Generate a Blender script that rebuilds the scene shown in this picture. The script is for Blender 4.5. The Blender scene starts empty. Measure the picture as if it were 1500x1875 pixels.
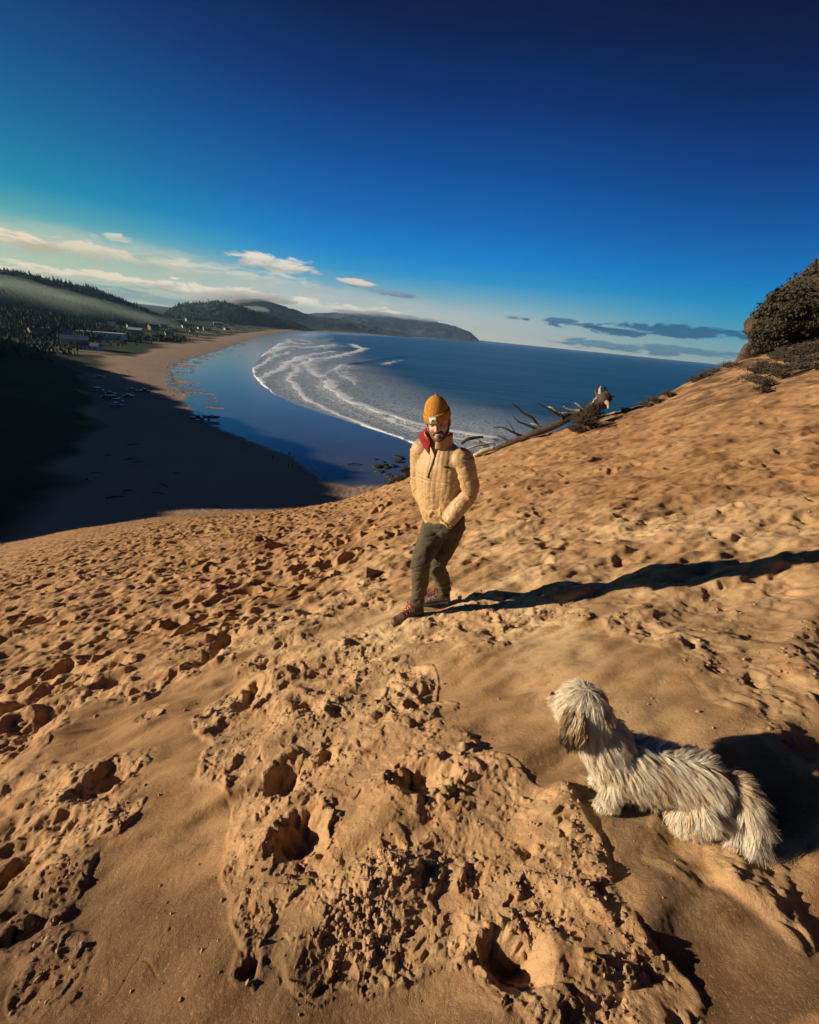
import bpy, bmesh, math, random
import numpy as np
from mathutils import Vector, Matrix

# ------------------------------------------------------------------ camera, sun, sky, exposure
SC = bpy.context.scene
COL = SC.collection
CAM_H = 42.0                       # the camera stands 42 m above the sea (z = 0)
PITCH, ROLL, FOC = math.radians(23.5), math.radians(5.74), 750.0
SUN_AZ, SUN_EL = math.radians(-95.5), math.radians(14.5)   # azimuth clockwise from +Y
sp, cp, sr, cr = math.sin(PITCH), math.cos(PITCH), math.sin(ROLL), math.cos(ROLL)
FWD = np.array([0, cp, -sp]); R0 = np.array([1.0, 0, 0]); U0 = np.array([0, sp, cp])
RGT = cr * R0 + sr * U0; UPV = -sr * R0 + cr * U0

cam_d = bpy.data.cameras.new('camera'); cam = bpy.data.objects.new('camera', cam_d); COL.objects.link(cam)
cam_d.sensor_fit = 'HORIZONTAL'; cam_d.sensor_width = 36.0; cam_d.lens = 18.0
cam_d.clip_start = 0.05; cam_d.clip_end = 80000
m = Matrix(((RGT[0], UPV[0], -FWD[0], 0), (RGT[1], UPV[1], -FWD[1], 0), (RGT[2], UPV[2], -FWD[2], CAM_H), (0, 0, 0, 1)))
cam.matrix_world = m
SC.camera = cam

SUN_DIR = np.array([math.cos(SUN_EL) * math.sin(SUN_AZ), math.cos(SUN_EL) * math.cos(SUN_AZ), math.sin(SUN_EL)])
sun_d = bpy.data.lights.new('sun', 'SUN'); sun = bpy.data.objects.new('sun', sun_d); COL.objects.link(sun)
sun_d.energy = 5.0; sun_d.angle = math.radians(0.5); sun_d.color = (1.0, 0.87, 0.68)
sun.rotation_euler = Vector(SUN_DIR).to_track_quat('Z', 'Y').to_euler()

SC.view_settings.view_transform = 'Standard'; SC.view_settings.look = 'None'
SC.view_settings.exposure = 0.46; SC.view_settings.gamma = 1.0
SC.view_settings.use_curve_mapping = False
SC.cycles.max_bounces = 6; SC.cycles.diffuse_bounces = 1; SC.cycles.glossy_bounces = 3
SC.cycles.transparent_max_bounces = 8; SC.cycles.volume_bounces = 0
SC.cycles.caustics_reflective = False; SC.cycles.caustics_refractive = False

def srgb(h):
    h = h.lstrip('#'); v = [int(h[i:i + 2], 16) / 255 for i in (0, 2, 4)]
    return tuple(c / 12.92 if c <= 0.04045 else ((c + 0.055) / 1.055) ** 2.4 for c in v)

# small helper for node trees
class NT:
    def __init__(s, tree): s.t = tree; s.n = tree.nodes; s.l = tree.links
    def new(s, typ, **kw):
        n = s.n.new(typ)
        for k, v in kw.items():
            setattr(n, k, v)
        return n
    def put(s, sock, v):
        if isinstance(v, bpy.types.NodeSocket): s.l.new(v, sock)
        else:
            if isinstance(v, tuple) and len(v) == 3 and sock.type == 'RGBA': v = (*v, 1)
            sock.default_value = v
    def math(s, op, a, b=None, c=None, clamp=False):
        n = s.new('ShaderNodeMath', operation=op, use_clamp=clamp)
        for i, v in enumerate((a, b, c)):
            if v is not None: s.put(n.inputs[i], v)
        return n.outputs[0]
    def ss(s, v, lo, hi):                       # smoothstep map
        n = s.new('ShaderNodeMapRange', interpolation_type='SMOOTHSTEP')
        s.put(n.inputs[0], v); s.put(n.inputs[1], lo); s.put(n.inputs[2], hi)
        n.inputs[3].default_value = 0; n.inputs[4].default_value = 1
        return n.outputs[0]
    def lin(s, v, lo, hi, a, b):
        n = s.new('ShaderNodeMapRange'); s.put(n.inputs[0], v)
        n.inputs[1].default_value = lo; n.inputs[2].default_value = hi; n.inputs[3].default_value = a; n.inputs[4].default_value = b
        return n.outputs[0]
    def mix(s, f, a, b, blend='MIX'):
        n = s.new('ShaderNodeMix', data_type='RGBA', blend_type=blend)
        s.put(n.inputs[0], f); s.put(n.inputs[6], a); s.put(n.inputs[7], b)
        return n.outputs[2]
    def ramp(s, v, stops, interp='LINEAR'):
        n = s.new('ShaderNodeValToRGB'); n.color_ramp.interpolation = interp
        e = n.color_ramp.elements
        e[0].position = stops[0][0]; e[0].color = (*stops[0][1], 1)
        e[1].position = stops[-1][0]; e[1].color = (*stops[-1][1], 1)
        for p, c in stops[1:-1]:
            q = e.new(p); q.color = (*c, 1)
        s.put(n.inputs[0], v); return n.outputs[0]
    def noise(s, vec, scale, detail=4, rough=0.5, dist=0.0, dims='3D'):
        n = s.new('ShaderNodeTexNoise'); n.noise_dimensions = dims
        if vec is not None: s.l.new(vec, n.inputs['Vector'])
        n.inputs['Scale'].default_value = scale; n.inputs['Detail'].default_value = detail
        n.inputs['Roughness'].default_value = rough; n.inputs['Distortion'].default_value = dist
        return n.outputs[0]
    def mapping(s, vec, scale=(1, 1, 1), rot=(0, 0, 0), loc=(0, 0, 0)):
        n = s.new('ShaderNodeMapping'); s.l.new(vec, n.inputs[0])
        n.inputs['Scale'].default_value = scale; n.inputs['Rotation'].default_value = rot; n.inputs['Location'].default_value = loc
        return n.outputs[0]
    def attr(s, name):
        n = s.new('ShaderNodeAttribute'); n.attribute_name = name; return n

def ray(px, py):
    """world direction of a point of the 1500 x 1875 photograph"""
    x = (px - 750.0) / FOC; u = (937.5 - py) / FOC
    return x * RGT + u * UPV + FWD
def at(px, py, s):
    """world point on that line of sight, s metres away horizontally"""
    d = ray(px, py); k = s / math.hypot(d[0], d[1])
    return np.array([0, 0, CAM_H]) + d * k
def azel(px, py):
    d = ray(px, py); return math.degrees(math.atan2(d[0], d[1])), math.degrees(math.atan2(d[2], math.hypot(d[0], d[1])))

def build_world():
    w = bpy.data.worlds.new('World'); SC.world = w; w.use_nodes = True
    N = NT(w.node_tree); N.n.clear()
    out = N.new('ShaderNodeOutputWorld'); bg = N.new('ShaderNodeBackground')
    N.l.new(bg.outputs[0], out.inputs[0])
    tc = N.new('ShaderNodeTexCoord'); d = tc.outputs['Generated']
    sep = N.new('ShaderNodeSeparateXYZ'); N.l.new(d, sep.inputs[0])
    x, y, z = sep.outputs
    az = N.math('MULTIPLY', N.math('ARCTAN2', x, y), 57.29578)
    el = N.math('MULTIPLY', N.math('ARCSINE', z), 57.29578)
    eln = N.math('DIVIDE', el, 30.0, clamp=True)
    # the clear sky: cream at the horizon over cerulean, cobalt and navy; greener and lighter towards the sun
    mid = N.ramp(eln, [(0.0, srgb('#c9c5b4')), (0.03, srgb('#c4c4b6')), (0.09, srgb('#a9bcbb')), (0.15, srgb('#6fa8bd')), (0.21, srgb('#2d93c6')), (0.28, srgb('#0a80cb')),
                       (0.40, srgb('#0466b4')), (0.55, srgb('#014c98')), (0.72, srgb('#012f70')), (0.88, srgb('#01184a')), (1.0, srgb('#010e34'))])
    left = N.ramp(eln, [(0.0, srgb('#b9c49c')), (0.10, srgb('#b4c8a4')), (0.17, srgb('#9cc0ae')), (0.23, srgb('#4fa3aa')), (0.30, srgb('#0f8aa8')), (0.38, srgb('#02789f')),
                        (0.50, srgb('#02608f')), (0.62, srgb('#024a80')), (0.75, srgb('#02346c')), (1.0, srgb('#011848'))])
    right = N.ramp(eln, [(0.0, srgb('#9fb4ae')), (0.05, srgb('#7aa8b0')), (0.11, srgb('#3d9ab6')), (0.19, srgb('#0a8ac0')), (0.28, srgb('#0470b8')), (0.42, srgb('#01509a')), (0.56, srgb('#01357a')), (0.72, srgb('#011c50')), (0.87, srgb('#020c30')), (1.0, srgb('#010822'))])
    sky = N.mix(N.ss(az, -10.0, -46.0), mid, left)
    sky = N.mix(N.ss(az, 4.0, 38.0), sky, right)
    # a nishita sky supplies the part of the vault behind and beside the frame, scaled to the same strength
    ns = N.new('ShaderNodeTexSky', sky_type='NISHITA'); ns.sun_disc = False
    ns.sun_elevation = SUN_EL; ns.sun_rotation = SUN_AZ
    nsk = N.mix(1.0, ns.outputs[0], (0.035, 0.05, 0.10), 'MULTIPLY')
    sky = N.mix(0.03, sky, nsk)
    # clouds
    comb = N.new('ShaderNodeCombineXYZ'); N.l.new(az, comb.inputs[0]); N.l.new(N.math('MULTIPLY', el, 4.0), comb.inputs[1])
    P = comb.outputs[0]
    warp = N.noise(P, 0.10, 3, 0.6)
    fine = N.noise(P, 0.30, 8, 0.62, 0.6)
    fine2 = N.noise(N.mapping(P, loc=(13, 0.9, 3)), 0.35, 7, 0.66)
    def blob(a0, e0, wa, we, thr=0.0, tilt=0.0, soft=0.5, nz=0.9):
        da = N.math('SUBTRACT', az, a0); de = N.math('SUBTRACT', N.math('SUBTRACT', el, e0), N.math('MULTIPLY', da, tilt))
        q = N.math('ADD', N.math('POWER', N.math('ABSOLUTE', N.math('DIVIDE', da, wa)), 2.0), N.math('POWER', N.math('ABSOLUTE', N.math('DIVIDE', de, we)), 2.0))
        v = N.math('SUBTRACT', 1.0, q)
        v = N.math('ADD', v, N.math('MULTIPLY', N.math('SUBTRACT', fine, 0.5), 4.0 * nz))
        return N.ss(v, thr, thr + soft)
    def add(skyc, col_top, col_bot, a0, e0, wa, we, op=1.0, **kw):
        mk = N.math('MULTIPLY', blob(a0, e0, wa, we, **kw), op)
        g = N.ss(N.math('ADD', N.math('SUBTRACT', el, e0 - kw.get('tilt', 0) * 0), N.math('MULTIPLY', N.math('SUBTRACT', fine2, 0.5), 3 * we)), -we * 0.8, we * 0.5)
        return N.mix(mk, skyc, N.mix(g, col_bot, col_top))
    for c in CLOUDS:
        sky = add(sky, srgb(c[0]), srgb(c[1]), *c[2:6], c[6], **c[7])
    N.l.new(sky, bg.inputs[0]); bg.inputs[1].default_value = 0.74
def ae(px, py): return azel(px, py)
CLOUDS = []
def cl(top, bot, px, py, wpx, hpx, op=1.0, **kw):
    a, e = azel(px, py); a2, _ = azel(px + wpx, py + wpx * 0.1); _, e2 = azel(px, py - hpx)
    CLOUDS.append((top, bot, a, e, abs(a2 - a), abs(e2 - e), op, kw))
cl('#c9c8b4', '#a9b4a6', 150, 455, 420, 40, 0.80, nz=0.5, soft=1.6, tilt=-0.03)     # veil over the left
cl('#c6c6b8', '#b4bab0', 560, 545, 330, 42, 0.80, nz=0.4, soft=1.6, tilt=-0.01)
cl('#f0d9bc', '#b8b294', 40, 440, 170, 15, 0.95, tilt=-0.09, nz=1.5, soft=.8)
cl('#e8d6ba', '#c0bfa4', 190, 460, 130, 14, 0.85, tilt=-0.10, nz=1.8, soft=.9)
cl('#efe0c4', '#c9c6b0', 205, 434, 40, 10, 0.7, nz=1.4, soft=.9)
cl('#d9cfb8', '#b7baa6', 300, 482, 160, 14, 0.6, nz=1.6, soft=1.0, tilt=-0.03)
cl('#f2ddba', '#8b9c84', 60, 500, 150, 11, 0.95, nz=1.4, tilt=-0.06, soft=.7)
cl('#f0dcbd', '#a0aa96', 260, 520, 240, 11, 0.95, nz=1.5, tilt=-0.02, soft=.7)
cl('#7d9486', '#6f8a80', 230, 540, 200, 13, 0.75, nz=0.8, tilt=-0.02, soft=1.0)
cl('#f1e2c8', '#b4b3a2', 400, 534, 150, 15, 0.95, nz=1.5, soft=.7)
cl('#eee2cc', '#c9c6b8', 560, 556, 200, 10, 0.8, nz=1.5, soft=.9)
cl('#eadfca', '#a9ada3', 500, 482, 95, 17, 0.95, nz=1.2, soft=.9)
cl('#d9d6c8', '#b5bab4', 470, 506, 140, 18, 0.7, nz=1.1, soft=1.2)
cl('#e0d3bd', '#6f8a96', 655, 519, 42, 9, 0.95, nz=1.0, tilt=-0.07, soft=.8)
cl('#8395a0', '#5d7c8e', 715, 537, 55, 7, 0.9, nz=1.1, tilt=-0.05, soft=.8)
cl('#4a6f88', '#3d6480', 938, 581, 30, 4, 0.8, nz=1.4, soft=.8)
cl('#2a6488', '#205a80', 1050, 591, 90, 8, 0.85, nz=1.5, soft=.7)
cl('#1f5c84', '#1a5278', 1210, 605, 200, 14, 0.9, nz=1.4, tilt=0.02, soft=.7)
cl('#3a7590', '#2a6486', 1170, 637, 210, 10, 0.8, nz=1.4, tilt=0.0, soft=.8)
build_world()

# ------------------------------------------------------------------ objects and noise helpers
def tag(o, label=None, cat=None, group=None, kind=None):
    if label: o['label'] = label
    if cat: o['category'] = cat
    if group: o['group'] = group
    if kind: o['kind'] = kind
    return o
def empty(name, loc, rz=0.0):
    o = bpy.data.objects.new(name, None); COL.objects.link(o); o.location = loc; o.rotation_euler = (0, 0, rz)
    o.empty_display_size = 0.2; return o
def mesh_obj(name, V, F, mats=None, parent=None, smooth=True, fmat=None):
    me = bpy.data.meshes.new(name)
    V = np.asarray(V, dtype=np.float32)
    if isinstance(F, np.ndarray):
        k = F.shape[1]; nf = len(F)
        me.vertices.add(len(V)); me.vertices.foreach_set('co', V.ravel())
        me.loops.add(nf * k); me.loops.foreach_set('vertex_index', F.astype(np.int32).ravel())
        me.polygons.add(nf); me.polygons.foreach_set('loop_start', np.arange(0, nf * k, k, dtype=np.int32))
        me.polygons.foreach_set('loop_total', np.full(nf, k, np.int32))
        me.update(calc_edges=True)
    else:
        me.from_pydata([tuple(v) for v in V], [], F); me.update()
    me.polygons.foreach_set('use_smooth', np.full(len(me.polygons), smooth, bool))
    if mats is not None:
        for mm in (mats if isinstance(mats, (list, tuple)) else [mats]): me.materials.append(mm)
    if fmat is not None: me.polygons.foreach_set('material_index', np.asarray(fmat, np.int32))
    o = bpy.data.objects.new(name, me); COL.objects.link(o)
    if parent is not None: o.parent = parent
    return o
def set_attr(o, name, arr):
    a = o.data.attributes.new(name, 'FLOAT', 'POINT'); a.data.foreach_set('value', np.asarray(arr, np.float32).ravel())

RNG = np.random.default_rng(7)
_G = RNG.uniform(0, 2 * np.pi, (256, 256)); _GX, _GY = np.cos(_G).astype(np.float32), np.sin(_G).astype(np.float32)
_H = RNG.random((256, 256, 6)).astype(np.float32)
def gn(x, y):
    """2-D gradient noise, about -0.7..0.7"""
    xi = np.floor(x); yi = np.floor(y); fx = (x - xi).astype(np.float32); fy = (y - yi).astype(np.float32)
    xi = xi.astype(np.int64) & 255; yi = yi.astype(np.int64) & 255; x1 = (xi + 1) & 255; y1 = (yi + 1) & 255
    u = fx * fx * fx * (fx * (fx * 6 - 15) + 10); v = fy * fy * fy * (fy * (fy * 6 - 15) + 10)
    a = _GX[xi, yi] * fx + _GY[xi, yi] * fy; b = _GX[x1, yi] * (fx - 1) + _GY[x1, yi] * fy
    c = _GX[xi, y1] * fx + _GY[xi, y1] * (fy - 1); d = _GX[x1, y1] * (fx - 1) + _GY[x1, y1] * (fy - 1)
    return (a + u * (b - a)) + v * ((c + u * (d - c)) - (a + u * (b - a)))
def fbm(x, y, lam, octs=4, gain=0.5, off=0.0):
    s = 0; a = 1.0; l = lam
    for k in range(octs):
        s = s + a * gn(x / l + off + 17.3 * k, y / l - off * 1.7 + 9.1 * k); a *= gain; l *= 0.5
    return s
def sstep(v, a, b):
    t = np.clip((v - a) / (b - a), 0, 1); return t * t * (3 - 2 * t)
def dimples(x, y, cell, rmin, rmax, dens=1.0, elong=1.6, seed=0):
    """footprint pits: returns a depth field (0..-1 in a pit, + on its rim)"""
    out = np.zeros_like(x); xs = x / cell; ys = y / cell
    xi = np.floor(xs).astype(np.int64); yi = np.floor(ys).astype(np.int64)
    for dx in (-1, 0, 1):
        for dy in (-1, 0, 1):
            cx = xi + dx; cy = yi + dy
            h = _H[(cx * 7 + seed * 31) & 255, (cy * 13 + seed * 57) & 255]
            px = (cx + 0.15 + 0.7 * h[..., 0]) * cell; py = (cy + 0.15 + 0.7 * h[..., 1]) * cell
            r = rmin + (rmax - rmin) * h[..., 2]; ang = h[..., 3] * np.pi
            ex = (x - px); ey = (y - py)
            ca = np.cos(ang); sa = np.sin(ang)
            a = (ex * ca + ey * sa) / (r * elong); b = (-ex * sa + ey * ca) / r
            q = np.sqrt(a * a + b * b)
            on = (h[..., 4] < dens)
            pit = -(1 - sstep(q, 0.35, 1.0)) * (0.5 + 0.5 * h[..., 5]) + 0.30 * np.exp(-((q - 1.15) / 0.22) ** 2)
            out += np.where(on, pit, 0)
    return out
def worley(x, y, cell, seed=0):
    """F1, F2-F1 and a per-cell random"""
    f1 = np.full(x.shape, 9.0, np.float32); f2 = np.full(x.shape, 9.0, np.float32); rid = np.zeros(x.shape, np.float32)
    xs = x / cell; ys = y / cell; xi = np.floor(xs).astype(np.int64); yi = np.floor(ys).astype(np.int64)
    for dx in (-1, 0, 1):
        for dy in (-1, 0, 1):
            cx = xi + dx; cy = yi + dy; h = _H[(cx + seed * 31) & 255, (cy + seed * 57) & 255]
            d = np.hypot(cx + h[..., 0] - xs, cy + h[..., 1] - ys).astype(np.float32)
            nearer = d < f1
            f2 = np.where(nearer, f1, np.minimum(f2, d)); rid = np.where(nearer, h[..., 2], rid); f1 = np.where(nearer, d, f1)
    return f1, f2 - f1, rid
def poly_dist(x, y, pts, closed=False):
    """distance to a polyline and signed side (positive to its left)"""
    best = np.full(x.shape, 1e9); side = np.zeros(x.shape); n = len(pts)
    for i in range(n if closed else n - 1):
        ax, ay = pts[i][:2]; bx, by = pts[(i + 1) % n][:2]
        vx, vy = bx - ax, by - ay; L = vx * vx + vy * vy + 1e-12
        t = np.clip(((x - ax) * vx + (y - ay) * vy) / L, 0, 1)
        dx = x - ax - t * vx; dy = y - ay - t * vy; d = dx * dx + dy * dy
        cr_ = vx * dy - vy * dx
        m_ = d < best - 1e-9
        side = np.where(m_, np.sign(cr_), side); best = np.where(m_, d, best)
    return np.sqrt(best), side
def inside(x, y, pts):
    c = np.zeros(x.shape, bool); n = len(pts)
    for i in range(n):
        ax, ay = pts[i][:2]; bx, by = pts[(i + 1) % n][:2]
        if ay == by: continue
        c ^= ((ay > y) != (by > y)) & (x < (bx - ax) * (y - ay) / (by - ay) + ax)
    return c
def sdist(x, y, pts):
    d, _ = poly_dist(x, y, pts, True); return np.where(inside(x, y, pts), d, -d)   # + inside

# ------------------------------------------------------------------ the lie of the land
def G(px, py, z):
    d = ray(px, py); k = (z - CAM_H) / d[2]; return (d[0] * k, d[1] * k)
WATERLINE = [(400, -200), (150, 0), (70, 60), (40, 110), (25, 145)] + [G(*p, 0) for p in
    [(775, 822), (760, 815), (730, 802), (700, 792), (650, 776), (590, 759), (540, 741), (500, 722), (478, 704), (463, 688), (460, 672), (468, 660), (482, 648), (500, 636), (515, 625), (525, 614)]] + \
    [(-600, 2300), (-450, 3500), (0, 6000), (1140, 9400), (1400, 9700), (1300, 12500), (-4000, 30000)]
WETLINE = [(120, 40), (40, 90), (5, 110)] + [G(*p, 1) for p in
    [(720, 885), (640, 888), (600, 883), (575, 868), (540, 848), (505, 828), (470, 812), (430, 800), (395, 786), (368, 772), (345, 755), (334, 735), (330, 715), (318, 695), (310, 678), (322, 664), (345, 656), (400, 640), (450, 622), (490, 612), (512, 607)]] + \
    [(-680, 2400), (-560, 3600), (-100, 6100), (1000, 9500)]
# crest (or foot) of the dune face per azimuth: distance and the slope of the line of sight there
_C = []
for p in [(640, 915, 34), (700, 893, 26), (780, 866, 22), (880, 833, 20), (980, 803, 19.5), (1100, 764, 21), (1180, 744, 22.5), (1280, 692, 24.5), (1380, 648, 26.5), (1500, 600, 29)]:
    d = ray(p[0], p[1]); h = math.hypot(d[0], d[1]); _C.append((math.degrees(math.atan2(d[0], d[1])), p[2], d[2] / h, 1.0))
_T = []
for p in [(0, 1005), (150, 968), (300, 948), (450, 941), (560, 943)]:
    d = ray(p[0], p[1]); h = math.hypot(d[0], d[1]); r = d[2] / h
    _T.append((math.degrees(math.atan2(d[0], d[1])), -37.5 / r, r, 0.0))
_TAB = [(-180, 84, -0.25, 0), (-130, 84, -0.38, 0), (-90, 84, -0.42, 0), (-65, 84, -0.44, 0)] + _T + _C + [(60, 34, 0.20, 0.6), (90, 40, 0.22, 0), (140, 60, 0.0, 0), (180, 84, -0.25, 0)]
_TA, _TS, _TR, _TD = (np.array(c) for c in zip(*_TAB))
def smooth_interp(a, xs, ys):
    grid = np.linspace(-180, 180, 3601); v = np.interp(grid, xs, ys)
    k = np.exp(-(np.arange(-60, 61) / 22.0) ** 2); k /= k.sum()
    v = np.convolve(np.pad(v, 60, mode='wrap'), k, 'valid'); return np.interp(a, grid, v)
PB, PC, EYE = 0.18, -0.265, 1.40
LEFT_B = 0.20
def dune_base(X, Y):
    s = np.hypot(X, Y) + 1e-6; az = np.degrees(np.arctan2(X, Y))
    sc = smooth_interp(az, _TA, _TS); rr = smooth_interp(az, _TA, _TR); dr = smooth_interp(az, _TA, _TD)
    mp = (PB * X + PC * Y - LEFT_B * (np.sqrt(X * X + 2.0) - X - 0.9) * 0.5 * 1.0) / s
    sx, cx = np.sin(np.radians(az)), np.cos(np.radians(az))
    Xc, Yc = sc * sx, sc * cx
    mpc = (PB * Xc + PC * Yc - LEFT_B * (np.sqrt(Xc * Xc + 2.0) - Xc - 0.9) * 0.5) / sc
    dmc = (rr + EYE / sc) - mpc
    q = np.minimum(s, sc) / sc
    z = -EYE + mp * np.minimum(s, sc) + np.minimum(s, sc) * dmc * q ** 0.8
    z = np.where(s > sc, -EYE + mpc * sc + sc * dmc, z)
    e = np.maximum(s - sc, 0); mc = mpc + dmc * 1.8
    mc = np.clip(mc, -0.75, 0.3)
    w = 5.0; kdrop = 1.15 * dr
    z = z + mc * e - np.where(e < w, kdrop * e * e / (2 * w), kdrop * (e - w / 2))
    return z + CAM_H
def smax(a, b, k):
    h = np.clip(0.5 + 0.5 * (a - b) / k, 0, 1); return b + (a - b) * h + k * h * (1 - h)
FOREDUNE = [(-40, 40), (-66, 62), (-74, 88), (-86, 100), (-108, 140), (-150, 195), (-200, 255), (-250, 300), (-290, 330), (-420, 520)]
def coast_fields(X, Y):
    dW, sW = poly_dist(X, Y, WATERLINE); dW = dW * sW
    dE, sE = poly_dist(X, Y, WETLINE); dE = dE * sE
    return dW, dE
def beach_z(X, Y, dW, dE):
    z = np.where(dW > 0, 0.02 + 0.9 * (1 - np.exp(-np.maximum(dW, 0) / 90)), dW * 0.03)
    z = z + 2.6 * (1 - np.exp(-np.maximum(dE, 0) / 50))
    far = np.hypot(X, Y)
    z = z + np.where(dE > 0, sstep(dE, 60, 160) * (1.6 + 1.8 * fbm(X, Y, 70, 3)) * sstep(far, 200, 330), 0)
    z = z + np.maximum(dE - 150, 0) * 0.012 * np.clip(dE / 500, 0, 1)
    z = np.maximum(z, -4) ; z = np.where(dW < -20, -4, z)
    # grassy foredune on the left
    dF, sF = poly_dist(X, Y, FOREDUNE); dF = dF * sF
    hill = sstep(dF, 0, 38) * (8.5 + 3.0 * fbm(X, Y, 38, 3, 0.5, 3.3)) * sstep(Y, 45, 70) * (1 - sstep(Y, 290, 340))
    z = z + hill
    return z, dF
def ground_z(X, Y):
    """smooth height of the land"""
    X = np.atleast_1d(np.asarray(X, float)); Y = np.atleast_1d(np.asarray(Y, float))
    dW, dE = coast_fields(X, Y); b, _ = beach_z(X, Y, dW, dE); s = np.hypot(X, Y)
    d = dune_base(X, Y)
    return np.where(s < 140, smax(d, b, 3.0), b)
def hit(px, py, smin=0.4, smax_=3000):
    """where a line of sight of the photograph meets the smooth land"""
    d = ray(px, py); d = d / math.hypot(d[0], d[1])
    s = np.exp(np.linspace(math.log(smin), math.log(smax_), 4000))
    z = CAM_H + d[2] * s; g = ground_z(d[0] * s, d[1] * s)
    i = np.argmax(z < g); s1 = s[i]
    return np.array([d[0] * s1, d[1] * s1, g[i]])

# ------------------------------------------------------------------ the sand surface in detail
HOLES = [  # photo x, y, width, height of the pit, depth in m
    (768, 1442, 100, 60, .13), (548, 1535, 78, 100, .15), (522, 1425, 50, 55, .10), (600, 1385, 34, 26, .05), (195, 1428, 70, 50, .11),
    (565, 1300, 58, 34, .09), (462, 1272, 42, 40, .08), (415, 1170, 52, 30, .10), (378, 1208, 34, 34, .08), (255, 1146, 34, 16, .08),
    (690, 1055, 26, 14, .08), (150, 1176, 42, 22, .09), (60, 1282, 70, 40, .10), (75, 1325, 60, 36, .12), (20, 1380, 40, 40, .08),
    (935, 1762, 95, 120, .16), (460, 1772, 34, 20, .05), (380, 1121, 42, 14, .09), (350, 1098, 30, 12, .08), (430, 1132, 26, 16, .08), (365, 1150, 30, 18, .08),
    (130, 1245, 50, 26, .08), (110, 1222, 40, 18, .08), (215, 1250, 30, 14, .05), (275, 1310, 30, 14, .03),
    (1265, 1192, 34, 18, .05), (1462, 920, 44, 12, .07), (1240, 812, 16, 7, .08), (1220, 820, 16, 7, .08), (1000, 1031, 30, 12, .05), (1100, 990, 60, 8, .04),
    (15, 1600, 36, 60, .08), (65, 1690, 40, 50, .05), (1010, 905, 18, 6, .04), (1175, 980, 40, 8, .05),
    (870, 1605, 30, 16, .03), (780, 1610, 34, 60, .045), (960, 1560, 30, 22, .035), (505, 1210, 50, 14, .05), (640, 1105, 40, 12, .03), (330, 1180, 30, 14, .04)]
_HW = []
for (px, py, w, h, dep) in HOLES:
    c = hit(px, py); t = (c - [0, 0, CAM_H]) @ FWD
    a = hit(px - w / 2, py); b = hit(px + w / 2, py); lo = hit(px, py + h / 2); hi = hit(px, py - h / 2)
    rx = np.linalg.norm(a - b) / 2; ry = np.linalg.norm(lo - hi) / 2
    _HW.append((c[0], c[1], math.atan2((b - a)[1], (b - a)[0]), max(rx, .03), min(max(ry, .03), rx * 1.8), dep))
# trodden, broken crust (photo outlines carried onto the ground)
def outline(pts): return [tuple(hit(*p)[:2]) for p in pts]
CRUST = [outline(p) for p in (
    [(355, 1330), (440, 1230), (520, 1165), (700, 1165), (745, 1240), (850, 1330), (1000, 1430), (1065, 1475), (1130, 1560), (1225, 1640), (1300, 1730), (1340, 1872), (640, 1872), (520, 1700), (420, 1580), (385, 1450)],
    [(0, 1240), (150, 1190), (330, 1215), (250, 1290), (130, 1330), (90, 1430), (230, 1420), (245, 1480), (190, 1560), (130, 1700), (60, 1870), (1, 1872)],
    [(1080, 1130), (1180, 1080), (1498, 1045), (1499, 1420), (1430, 1400), (1330, 1350), (1240, 1210), (1150, 1150)],
    [(1370, 1560), (1440, 1500), (1499, 1480), (1499, 1770), (1440, 1690)],
    [(680, 1175), (800, 1085), (930, 1075), (1090, 1065), (1000, 1165), (860, 1200), (740, 1215)],
    [(880, 965), (1100, 962), (1300, 930), (1499, 915), (1499, 1005), (1300, 1000), (1050, 985), (900, 1000)],
    [(560, 1090), (700, 1060), (720, 1110), (600, 1150), (430, 1210), (330, 1240), (400, 1130)],
    [(0, 1060), (350, 1040), (560, 1000), (540, 1060), (300, 1140), (0, 1230)])]
CRUST_W = [1.0, 1.0, 0.8, 0.9, 0.8, 0.6, 0.7, 0.45]
SMOOTH = [outline(p) for p in (
    [(150, 1420), (300, 1290), (380, 1270), (360, 1360), (385, 1450), (410, 1560), (330, 1640), (200, 1640), (250, 1480)],
    [(700, 1470), (640, 1500), (640, 1560), (720, 1530), (800, 1500)])]
BAND = outline([(700, 1185), (900, 1200), (1230, 1170), (1300, 1290), (1420, 1400), (1499, 1420), (1460, 1500), (1370, 1560), (1440, 1690), (1499, 1800), (1499, 1872), (1345, 1872), (1300, 1730), (1225, 1640), (1130, 1560), (1065, 1475), (850, 1320)])
ROUGH_BAND = outline([(1130, 1468), (1250, 1475), (1340, 1530), (1330, 1570), (1230, 1530), (1140, 1490)])
VIGNETTE = outline([(0, 1560), (180, 1560), (330, 1610), (480, 1680), (640, 1740), (820, 1790), (1000, 1850), (1050, 1872)]) + [(1.2, -1.5), (-3, -1.5), (-3, 1.2)]  # outline of the vignette darkening painted into the near sand
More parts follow.
